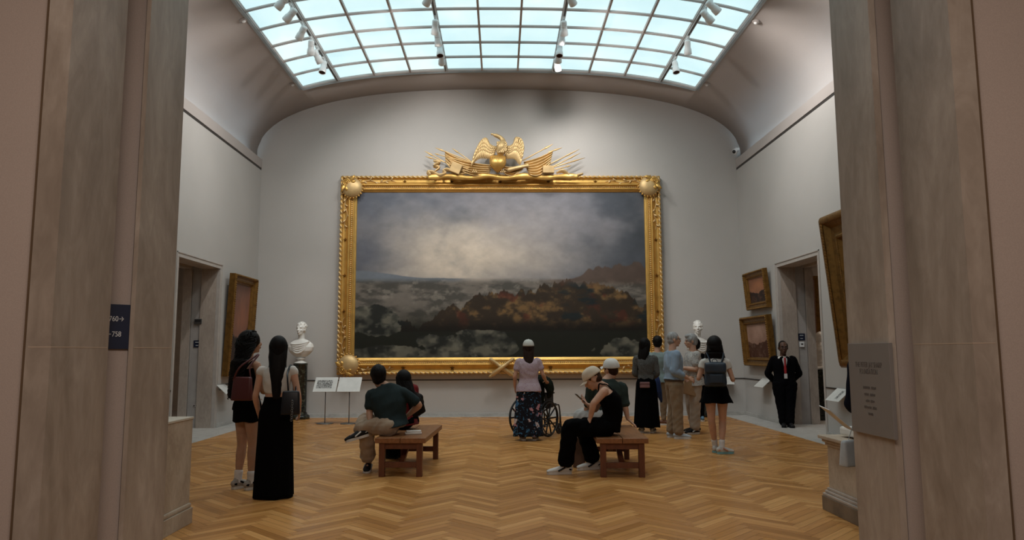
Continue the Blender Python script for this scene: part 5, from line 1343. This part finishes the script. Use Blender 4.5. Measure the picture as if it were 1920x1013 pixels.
# 3 and 4 -- couple on the left bench
def WP(px, py, Y): return onY(px, py, Y)
TEAL = cloth('dark_teal', (.012, .022, .024))
x0 = WP(738, 800, 8.80)
f = Fig((x0.x, 8.80), 1.76, 72, 'person in a dark teal shirt and beige trousers seated on the left bench, leg crossed', 'm', SK_T, hips=72, sh=14, head=(8, 6, -4), bw=1.04, wpose=dict(
    pelvis=(x0.x, 8.80, .545), waist=WP(735, 783, 8.80), chest=WP(731, 762, 8.80), neck=WP(722, 725, 8.84), head=WP(709, 705, 8.88),
    shoulder_l=WP(697, 739, 8.82), shoulder_r=WP(757, 737, 8.84), elbow_r=WP(786, 760, 8.86), wrist_r=WP(765, 779, 9.02), elbow_l=WP(693, 772, 8.80), wrist_l=WP(694, 796, 8.70),
    hip_l=(x0.x - .03, 8.70, .55), hip_r=(x0.x - .03, 8.90, .55), knee_l=WP(686, 800, 8.78), ankle_l=WP(691, 868, 8.94), knee_r=WP(684, 790, 8.95), ankle_r=WP(677, 808, 8.70)), plant='l')
f.toe = {'l': Vector((.05, -1, 0)), 'r': Vector((-.95, -.25, -.25))}
f.body({'l': dict(d=(-.4, .2, -.5), pn=(0, 0, -1)), 'r': dict(d=(-.8, .3, -.4), pn=(0, 0, -1))})
f.top(TEAL, 'shirt', .018, .36, hem=.0, loose=.018, flare=.05, A=.006, seed=4, belly=.01)
f.trousers(BEIGE, 'trousers', .018, rads=[.10, .098, .085, .074, .074, .074, .080], upto=.90, A=.008)
f.shoes(SHOEK, SOLEW, .28, SHOEW, laces=WHITE)
f.hair_short(H_BLK, .006)
b = B(); nb = f.J['neck']; P = [nb + Vector((.066 * math.cos(a), .058 * math.sin(a), .008)) for a in [2 * PI * q / 16 for q in range(17)]]; sweep(b, P, [(.022, .008)] * 17, seg=6, n=1, xax=(0, 0, 1)); link('collar', b, TEAL, f.root, True)
x0 = WP(765, 790, 9.42)
RED = cloth('dark_red', (.13, .006, .007))
f = Fig((x0.x, 9.42), 1.64, 60, 'person with long black hair and dark red top seated on the left bench', 'f', SK_T, hips=65, sh=20, head=(20, 8, 0), wpose=dict(
    pelvis=(x0.x, 9.42, .535), waist=(x0.x - .005, 9.42, .65), chest=(x0.x - .03, 9.43, .83), neck=(x0.x - .07, 9.45, 1.0), head=WP(755, 713, 9.47),
    shoulder_l=(x0.x - .22, 9.42, .96), shoulder_r=(x0.x + .07, 9.47, .96), elbow_r=(x0.x + .10, 9.52, .72), wrist_r=(x0.x - .08, 9.62, .60), elbow_l=(x0.x - .26, 9.48, .72), wrist_l=(x0.x - .30, 9.6, .58),
    hip_l=(x0.x - .02, 9.34, .54), hip_r=(x0.x - .02, 9.50, .54), knee_l=(x0.x - .33, 9.62, .52), knee_r=(x0.x - .26, 9.80, .52), ankle_l=WP(738, 848, 9.92), ankle_r=WP(748, 846, 10.05)))
f.body(); f.eyes(); f.top(RED, 'top', .014, .28, hem=.03, A=.004); f.trousers(BLACK, 'trousers', .014, rads=[.095, .09, .078, .07, .075, .085, .095], upto=.97)
f.shoes(SHOEK, SHOEK, .25); f.hair_long(H_BLK, .46, .115, .20, 170, spread=1.15, seed=8, taper=.9, grow=.014, thick=.009, side=(.13, 0))

# 5 -- visitor with white cap pushing the wheelchair
FLS = floral('floral_skirt', (.006, .006, .010), [(.50, .42, .42), (.42, .20, .22), (.05, .16, .33), (.46, .34, .33), (.10, .10, .14)], 7.5, .34, (.04, .13, .24))
FLT = floral('floral_top', (.42, .34, .38), [(.26, .12, .20), (.50, .44, .47), (.34, .22, .30)], 26, .30, (.28, .16, .24))
f = Fig((.455, 11.82), 1.60, 0, 'person in white cap, pink patterned blouse and long floral skirt behind the wheelchair', 'f', SK_L, head=(0, 2, 0), bw=1.1, pose=dict(
    elbow_r=(.235, .0, 1.04), wrist_r=(.29, .16, .93), elbow_l=(-.225, -.01, 1.02), wrist_l=(-.22, .10, .84)))
f.toe = {'l': Vector((-.15, 1, 0)), 'r': Vector((.2, 1, 0))}
f.body({'r': dict(d=(.2, .8, .0), pn=(0, 0, -1), curl=30)}); f.eyes()
f.top(FLT, 'blouse', .014, .27, hem=.02, loose=.012, flare=.03, A=.004)
f.skirt(FLS, 'long_skirt', z1=.07, r1=(.245, .19), nf=7, fa=.012, zw=.97)
f.shoes(mat('shoe_tan', (.16, .12, .10), .6), SOLEW, .24)
f.hair_long(hairm('brown', (.022, .012, .009)), .54, .10, .115, 120, curl=.004, spread=.85, seed=11, taper=.45, thick=.008); f.cap_hat(cloth('cap_white', (.50, .50, .47)), brim=True)

# 7 -- seated man reading a phone
f = Fig((WP(1140, 800, 8.62).x, 8.62), 1.76, 90, 'person in cream cap and black tank top on the right bench, reading a phone', 'm', SK_L, hips=90, sh=84, head=(-4, -34, 0), bw=1.0, wpose=dict(
    pelvis=WP(1141, 799, 8.62), waist=WP(1149, 781, 8.62), chest=WP(1147, 757, 8.62), neck=WP(1128, 725, 8.62), head=WP(1111, 711, 8.62),
    shoulder_l=WP(1133, 734, 8.46), elbow_l=WP(1113, 757, 8.42), wrist_l=WP(1107, 783, 8.46), shoulder_r=WP(1131, 732, 8.80), elbow_r=WP(1116, 768, 8.88), wrist_r=WP(1103, 760, 8.78),
    hip_l=WP(1136, 803, 8.52), hip_r=WP(1138, 801, 8.72), knee_l=WP(1069, 801, 8.52), ankle_l=WP(1059, 868, 8.60), knee_r=WP(1092, 800, 8.86), ankle_r=WP(1113, 862, 8.92)))
f.toe = {'l': Vector((-1, -.10, -.0)), 'r': Vector((-1, -.25, 0))}
hw = f.root.location + f.J['wrist_r']
f.body({'l': dict(d=(-.35, .1, -.9), pn=(.3, .2, -.3), curl=12), 'r': dict(d=(-.75, -.15, .55), pn=(.3, -.3, .9), curl=30)}); f.eyes(brow=H_BRN)
f.top(BLACK, 'tank_top', .012, 0, neckcut=2, A=.004, loose=.01)
b = B()
for s in (-1, 1):
    q = 'l' if s < 0 else 'r'; ctr = f.J['chest'].lerp(f.J['neck'], .40); tp = f.J['shoulder_' + q].lerp(f.J['neck'], .52) + Vector((.0, 0, .052))
    strap(b, [ctr + Vector((-.11, s * -.075 * -1 * -1, -.01)) if False else ctr + rotz((s * .09, .105, 0), f.sh_a), tp + rotz((0, .045, -.005), f.sh_a), tp, tp + rotz((0, -.055, -.01), f.sh_a), ctr + rotz((s * .09, -.105, .02), f.sh_a)], .017, .004)
link('shoulder_strap', b, BLACK, f.root, True)
f.trousers(BLACK, 'trousers', .016, rads=[.105, .10, .086, .078, .078, .076, .080], upto=.93, A=.006)
f.shoes(SHOEW, SOLEW, .29, SHOEK, laces=WHITE, socks=None); f.hair_short(H_BRN, -.011, noise_=.0005); f.cap_hat(CREAM)
ph = hw + Vector((-.10, -.02, .085))
t = empty('mobile_phone', tuple(ph), 0, 'black mobile phone held in front of the cream-capped reader', 'phone'); t.rotation_euler = (0, R(-48), R(10))
b = B(); box(b, -.0045, .0045, -.036, .036, -.075, .075, .004); link('phone_case', b, m_black, t); b = B(); box(b, .0046, .0052, -.032, .032, -.07, .07); link('screen', b, mat('phone_glass', (.03, .03, .035), .1), t)

# 8 -- person in green tee beyond, leaning on one hand
GREEN = cloth('dark_green_tee', (.022, .034, .030))
f = Fig((WP(1143, 790, 9.62).x, 9.62), 1.76, 68, 'person in bright white cap and dark green tee leaning on the right bench', 'm', SK_L, hips=72, sh=12, head=(24, 4, -8), wpose=dict(
    pelvis=WP(1143, 781, 9.62), waist=WP(1141, 765, 9.62), chest=WP(1138, 744, 9.64), neck=WP(1138, 713, 9.66), head=WP(1145, 692, 9.70),
    shoulder_l=WP(1110, 727, 9.60), elbow_l=WP(1102, 762, 9.66), wrist_l=WP(1096, 782, 9.75), shoulder_r=WP(1166, 726, 9.68), elbow_r=WP(1172, 762, 9.66), wrist_r=WP(1177, 786, 9.66),
    hip_l=WP(1138, 784, 9.52), hip_r=WP(1138, 783, 9.72), knee_l=WP(1084, 784, 9.80), ankle_l=WP(1092, 848, 9.92), knee_r=WP(1092, 780, 10.02), ankle_r=WP(1098, 840, 10.15)))
f.body({'r': dict(d=(.35, -.1, -.30), pn=(0, 0, -1), curl=8)}); f.eyes()
f.top(GREEN, 'tee_shirt', .018, .44, loose=.016, flare=.05, A=.005, seed=9, hem=.02)
f.trousers(cloth('light_shorts', (.34, .33, .32)), 'shorts', .02, upto=.50, rads=[.105, .10, .095, .09, .09, .09, .09])
f.shoes(SHOEW, SOLEW, .28, socks=SOCK); f.hair_short(H_BRN, -.007, noise_=.0005); f.cap_hat(cloth('cap_bright_white', (.60, .59, .57)), turn=0, brim=True)

# 9 -- woman with grey top and long black skirt
f = Fig((2.56, 12.78), 1.64, -12, 'person with long dark hair, grey speckled top and long black skirt, right of frame', 'f', SK_T, head=(-25, 0, 0), pose=dict(
    elbow_r=(.20, .0, 1.02), wrist_r=(.07, .20, .92), elbow_l=(-.20, .02, 1.02), wrist_l=(-.05, .20, .96)))
f.body(); f.eyes(); f.top(cloth('grey_speckle', (.075, .075, .072), var=.6, sc=90), 'top', .013, .92, hem=.03, A=.004, from_=3)
f.skirt(BLACK, 'long_skirt', z1=.10, r1=(.235, .19), nf=6, fa=.010, zw=1.01)
f.shoes(mat('shoe_silver', (.28, .27, .24), .4), SOLEW, .25, BLACK); f.hair_long(H_BLK, .46, .105, .11, 130, curl=.007, spread=.95, seed=15, taper=.7, grow=.008, thick=.008, side=(-.05, 0))
p = onY(1209, 722, 12.62); t = empty('pouch', tuple(p), R(-6), 'small dusty pink pouch at the back of the grey-topped visitor', 'pouch')
b = B(); box(b, -.085, .085, -.018, .018, -.05, .05, .012); link('body_panel', b, mat('pink_leather', (.20, .10, .10), .5), t); b = B(); box(b, -.086, .086, -.020, -.016, .01, .018, .001); link('flap_seam', b, BURG, t)
# 10 -- person in pale teal shirt behind her
f = Fig((3.06, 14.10), 1.70, -20, 'person in a pale teal shirt and khaki trousers behind the grey-topped visitor', 'm', SK_L, head=(15, 0, 0))
f.toe = {'l': Vector((.5, .8, 0)), 'r': Vector((1, -.15, 0))}
f.body(); f.eyes(); f.top(cloth('pale_teal', (.17, .22, .22)), 'shirt', .016, .30, hem=.04, loose=.01, A=.004); f.trousers(KHAKI, 'trousers'); f.shoes(mat('shoe_brown', (.13, .05, .025), .5), SOLEW, .28); f.hair_short(H_BLK, .006)
p = onY(1233, 728, 13.86); b = B(); sweep(b, [p + Vector((-.03, 0, .25)), p + Vector((0, -.02, .12)), p + Vector((.02, -.02, -.06)), p + Vector((.06, 0, -.26))], [(.04, .03), (.075, .045), (.085, .045), (.02, .015)], seg=12, n=4)
o = link('jacket', b, cloth('royal_blue', (.008, .020, .075))); remesh(o, .009, 3, folds(.008, 1.5, 14)); tag(o, 'royal blue jacket carried at the side between the two leftmost standing visitors', 'jacket')

# 11 -- older man in light blue shirt
f = Fig((2.86, 11.98), 1.73, -84, 'person with grey hair, light blue shirt and khaki trousers, facing right', 'm', SK_L, head=(-4, 0, 0), bw=1.06, pose=dict(
    elbow_r=(.215, -.07, 1.09), wrist_r=(.19, .17, .98), elbow_l=(-.21, -.05, 1.09), wrist_l=(-.17, .18, .98), ankle_l=(-.10, -.03, .082), ankle_r=(.10, .02, .082)))
f.body({'r': dict(d=(.95, .1, -.35), pn=(0, .6, -.4), curl=25)}); f.eyes(glasses=True, brow=H_GRY); LB = cloth('light_blue', (.22, .29, .38)); f.top(LB, 'shirt', .02, .80, loose=.016, A=.007, seed=21, belly=.02, hem=-.02, from_=2)
f.trousers(KHAKI, 'trousers', .016, rads=[.105, .10, .082, .072, .072, .068, .068], A=.0045); b = B(); ST = f.torso_stations()[2]
P = [ST[0] + rotz(((ST[2] + .026) * math.cos(a), (ST[3] + .030) * math.sin(a), .012), f.hip_a) for a in [2 * PI * q / 24 for q in range(25)]]; sweep(b, P, [(.018, .006)] * 25, seg=6, n=1, xax=(0, 0, 1)); link('belt', b, mat('belt_brown', (.05, .03, .02), .5), f.root, True)
f.shoes(mat('shoe_pale_blue', (.34, .38, .42), .6), SOLEW, .28, laces=WHITE); f.hair_short(H_GRY, -.006, noise_=.002)

# 12 -- older man in patterned shirt with a paper bag
f = Fig((3.36, 12.66), 1.71, 96, 'person with grey hair and leaf-patterned shirt, facing left with hands folded', 'm', SK_L, head=(-4, -6, 0), bw=1.06, pose=dict(
    elbow_r=(.225, .03, 1.10), wrist_r=(.07, .26, 1.10), elbow_l=(-.225, .03, 1.10), wrist_l=(-.06, .27, 1.13), ankle_l=(-.11, .03, .082), ankle_r=(.12, -.06, .082)))
f.toe = {'l': Vector((-.95, -.3, 0)), 'r': Vector((-1, .15, 0))}
f.body({'r': dict(d=(.2, -.9, .0), curl=35), 'l': dict(d=(0, .9, .1), curl=35)}); f.eyes(brow=H_GRY)
f.top(floral('leaf_shirt', (.40, .38, .36), [(.10, .11, .13), (.40, .22, .20), (.05, .06, .08), (.30, .30, .30)], 17, .26, (.08, .09, .10)), 'shirt', .02, .33, loose=.022, flare=.04, hem=.03, A=.005, belly=.02)
f.trousers(cloth('sand', (.36, .29, .23)), 'trousers', .016, rads=[.105, .10, .085, .075, .075, .070, .070], A=.0045); f.shoes(SHOEK, SOLEW, .28, SHOEW); f.hair_short(H_GRY, .001, .008)
p = onY(1293, 722, 12.50); t = empty('paper_bag', tuple(p), R(12), 'brown paper shopping bag hanging from the hands of the leaf-shirted visitor', 'bag')
b = B(); M = Matrix.Rotation(R(14), 4, 'Y'); box(b, -.13, .13, -.05, .05, -.17, .15, .006, M); link('sack', b, mat('kraft_paper', (.30, .19, .10), .8, var=.1), t)
b = B(); sweep(b, [M @ Vector(q) for q in ((-.06, -.05, .15), (-.05, -.05, .25), (.05, -.05, .25), (.06, -.05, .15))], [.004] * 4, seg=5, n=4); link('handle', b, mat('kraft_paper', (.30, .19, .10)), t, True)

# 13 -- mostly hidden visitor with a bun
f = Fig((3.98, 14.75), 1.66, 5, 'person with dark hair in a bun, mostly hidden behind the leaf-shirted visitor', 'f', SK_M, head=(20, 0, 0))
f.body(); f.eyes(); f.top(BLACK, 'top', .012, .28); f.trousers(BLACK, 'trousers', .012); f.shoes(mat('shoe_blue', (.10, .20, .30), .5), SOLEW, .25)
f.hair_short(H_BLK, .008); b = B(); M = f.HM(); ball(b, M @ Vector((-.03, -.06, .125)), .042, 12); o = link('hair_bun', b, H_BLK, f.root); remesh(o, .006, 1, folds(.003, 3, 2))

# 14 -- backpack wearer
f = Fig((3.02, 10.18), 1.60, -8, 'person with a black bob, white tee, black mini skirt and backpack, seen from behind', 'f', SK_L, head=(0, -4, 0), bw=1.02, pose=dict(
    elbow_r=(.235, -.01, 1.01), wrist_r=(.215, .15, 1.14), elbow_l=(-.235, .0, 1.03), wrist_l=(-.17, .19, 1.09), knee_l=(-.075, .0, .45), knee_r=(.08, .03, .45), ankle_l=(-.02, .12, .076), ankle_r=(.045, -.03, .076)))
f.toe = {'l': Vector((.5, .9, 0)), 'r': Vector((1, .15, 0))}
hr = f.root.location + f.J['wrist_r']
f.body({'r': dict(d=(.05, .3, .9), pn=(-.8, .2, 0), curl=30)}); f.eyes(); f.top(WHITE, 'tee_shirt', .012, .18, hem=-.02, from_=4, loose=.008, flare=.03, A=.004)
f.skirt(BLACK, 'mini_skirt', z1=.70, r1=(.235, .19), nf=6, fa=.006, zw=1.03)
f.shoes(SHOEW, mat('sole_teal', (.16, .36, .40), .5), .26, mat('trim_orange', (.45, .16, .08), .5), socks=SOCK, laces=WHITE)
f.hair_long(H_BLK, .175, .135, .09, 190, spread=1.05, seed=19, taper=1.05, grow=.026, thick=.010)
S_ = f.sh_a; c = f.root.location + f.J['chest'] + rotz((-.035, -.222, -.045), S_)
t = empty('backpack', tuple(c), R(S_), 'small navy drawstring backpack on the back of the black-bobbed visitor', 'backpack')
NV = mat('navy_nylon', (.010, .022, .040), .5, var=.15)
b = B(); box(b, -.135, .135, -.065, .075, -.17, .14, .05)
for v in b.verts: v.co.x *= 1 - .10 * (v.co.z / .15)
o = link('sack', b, NV, t); remesh(o, .008, 3, folds(.004, 1.6, 3))
b = B(); box(b, -.14, .14, -.085, .05, .02, .165, .035); 
for v in b.verts: v.co.z -= .25 * max(0, -v.co.y) * .6
o = link('flap', b, NV, t); remesh(o, .008, 3, folds(.003, 1.5, 6))
b = B(); box(b, -.09, .09, -.095, -.07, -.12, .0, .012); link('front_pocket', b, NV, t)
for s in (-1, 1):
    b = B(); strap(b, [(s * .07 + .02, .04, .14), (s * .095 + .03, .085, .22), (s * .115 + .035, .155, .285), (s * .115 + .035, .24, .27), (s * .13 + .03, .30, .12)], .022, .005); link('shoulder_strap', b, NV, t, True)
b = B(); strap(b, [(-.03, .05, .15), (-.02, .06, .20), (.03, .06, .20), (.04, .05, .15)], .007, .004); link('grab_loop', b, NV, t, True)
t = empty('mobile_phone', tuple(hr + Vector((-.0, .045, .085))), 0, 'pale blue mobile phone held up by the backpack wearer', 'phone'); t.rotation_euler = (R(-15), 0, R(20))
b = B(); box(b, -.036, .036, -.005, .005, -.072, .072, .004); link('phone_case', b, mat('phone_case_blue', (.12, .24, .32), .4), t); b = B(); box(b, -.032, .032, -.006, -.0052, -.066, .066); link('screen', b, mat('phone_glass', (.03, .03, .035), .1), t)

# 15 -- guard in a black suit
SUIT = cloth('suit_black', (.003, .003, .004), .9)
f = Fig((5.34, 13.62), 1.585, 168, 'person in a black suit with white shirt and red tie, standing in the right doorway', 'm', SK_D, head=(4, -2, 0), bw=1.22, hs=1.2, pose=dict(
    elbow_r=(.285, -.07, .98), wrist_r=(.15, -.17, .82), elbow_l=(-.285, -.07, .98), wrist_l=(-.12, -.17, .82), ankle_l=(-.045, .10, .074), ankle_r=(.055, .06, .074), knee_l=(-.075, .05, .43), knee_r=(.08, .04, .43)))
f.body(); f.eyes(glasses=True); f.hair_short(H_BLK, -.010, noise_=.001)
f.top(WHITE, 'shirt', .003, 0, A=.0005)
bm = B(); ST = f.torso_stations()[0:]; f.loft(bm, ST[:9], 22, .024)
for q in 'lr': f.arm(bm, q, .018, .97)
o = link('suit_jacket', bm, SUIT, f.root); remesh(o, .009, 5, folds(.004, .9, 31))
J = f.J; fr_ = rotz((0, 1, 0), f.sh_a); xr = rotz((1, 0, 0), f.sh_a); k = f.k; cc = J['chest']; bw_ = 1.13
def front(x, z, d=0): 
    rx, ry = .20 * k * f.bw, .135 * k * bw_; return cc + xr * x + fr_ * (ry * math.sqrt(max(.05, 1 - (x / rx) ** 2)) + d - .25 * max(0, z - .10) * .9) + Vector((0, 0, z))
b = B(); V = [b.verts.new(front(x, z, .012)) for x, z in ((-.062, .145), (-.045, .06), (-.022, -.03), (0, -.13), (.022, -.03), (.045, .06), (.062, .145), (0, .165))]; b.faces.new(V)
o = link('shirt_front', b, mat('shirt_bright', (.55, .55, .56), .8), f.root); o.modifiers.new('t', 'SOLIDIFY').thickness = .006
b = B(); sweep(b, [front(0, .150, .018), front(0, .13, .024), front(0, .06, .024), front(0, -.06, .026), front(0, -.15, .024)], [(.014, .006), (.018, .009), (.016, .004), (.024, .004), (.020, .003)], seg=8, xax=xr, n=3); link('tie', b, mat('tie_red', (.30, .010, .015), .6), f.root, True)
for s in (-1, 1):
    b = B(); sweep(b, [front(s * .03, .165, .010), front(s * .070, .13, .016), front(s * .050, .02, .020), front(s * .012, -.12, .020)], [(.016, .005), (.026, .005), (.024, .005), (.008, .004)], seg=6, xax=xr, n=3); link('lapel', b, SUIT, f.root, True)
b = B(); M = Matrix.Translation(front(.0, -.19, .038)) @ Matrix.Rotation(R(f.sh_a), 4, 'Z'); box(b, -.028, .028, -.003, .003, -.045, .045, .003, M); link('badge', b, mat('shirt_bright', (.55, .55, .56)), f.root)
f.trousers(SUIT, 'trousers', .016, rads=[.13, .125, .098, .078, .072, .068, .066], A=.004, upto=.99); f.shoes(SHOEK, SHOEK, .28)

# 16 -- visitor mostly hidden by the right jamb
f = Fig((2.81, 5.30), 1.68, -30, 'person in blue jeans and dark sweater behind the right entrance jamb, barely in view', 'f', SK_L, pose=dict(elbow_l=(-.22, .02, 1.02), wrist_l=(-.20, .20, .98)))
f.body(); f.eyes(); f.top(cloth('ink', (.008, .010, .018)), 'sweater', .02, .93, hem=.03); f.trousers(cloth('denim', (.035, .075, .12), .9, .3, 30), 'jeans', .014, rads=[.1, .095, .08, .075, .08, .082, .085], A=.005); f.shoes(SHOEW, SOLEW, .25); f.hair_short(H_BRN, .01)
p = onY(1597, 850, 5.45); t = bag('tote_bag', (p.x + .02, 5.46, p.z - .0), .23, .19, .08, R(20), cloth('pale_blue_canvas', (.40, .44, .47)), [(p.x - .02, 5.46, p.z + .08), (p.x + .05, 5.44, p.z + .27), (p.x + .09, 5.46, p.z + .08)], 'pale blue tote bag showing past the right jamb edge')
t = empty('paper_leaflet', (2.60, 5.62, .90), 0, 'white leaflet held out beyond the right jamb edge', 'leaflet'); t.rotation_euler = (R(8), R(40), R(4))
b = B(); box(b, -.13, .13, -.09, .09, -.003, .003); link('sheet', b, mat('leaflet_paper', (.6, .62, .64), .7), t)
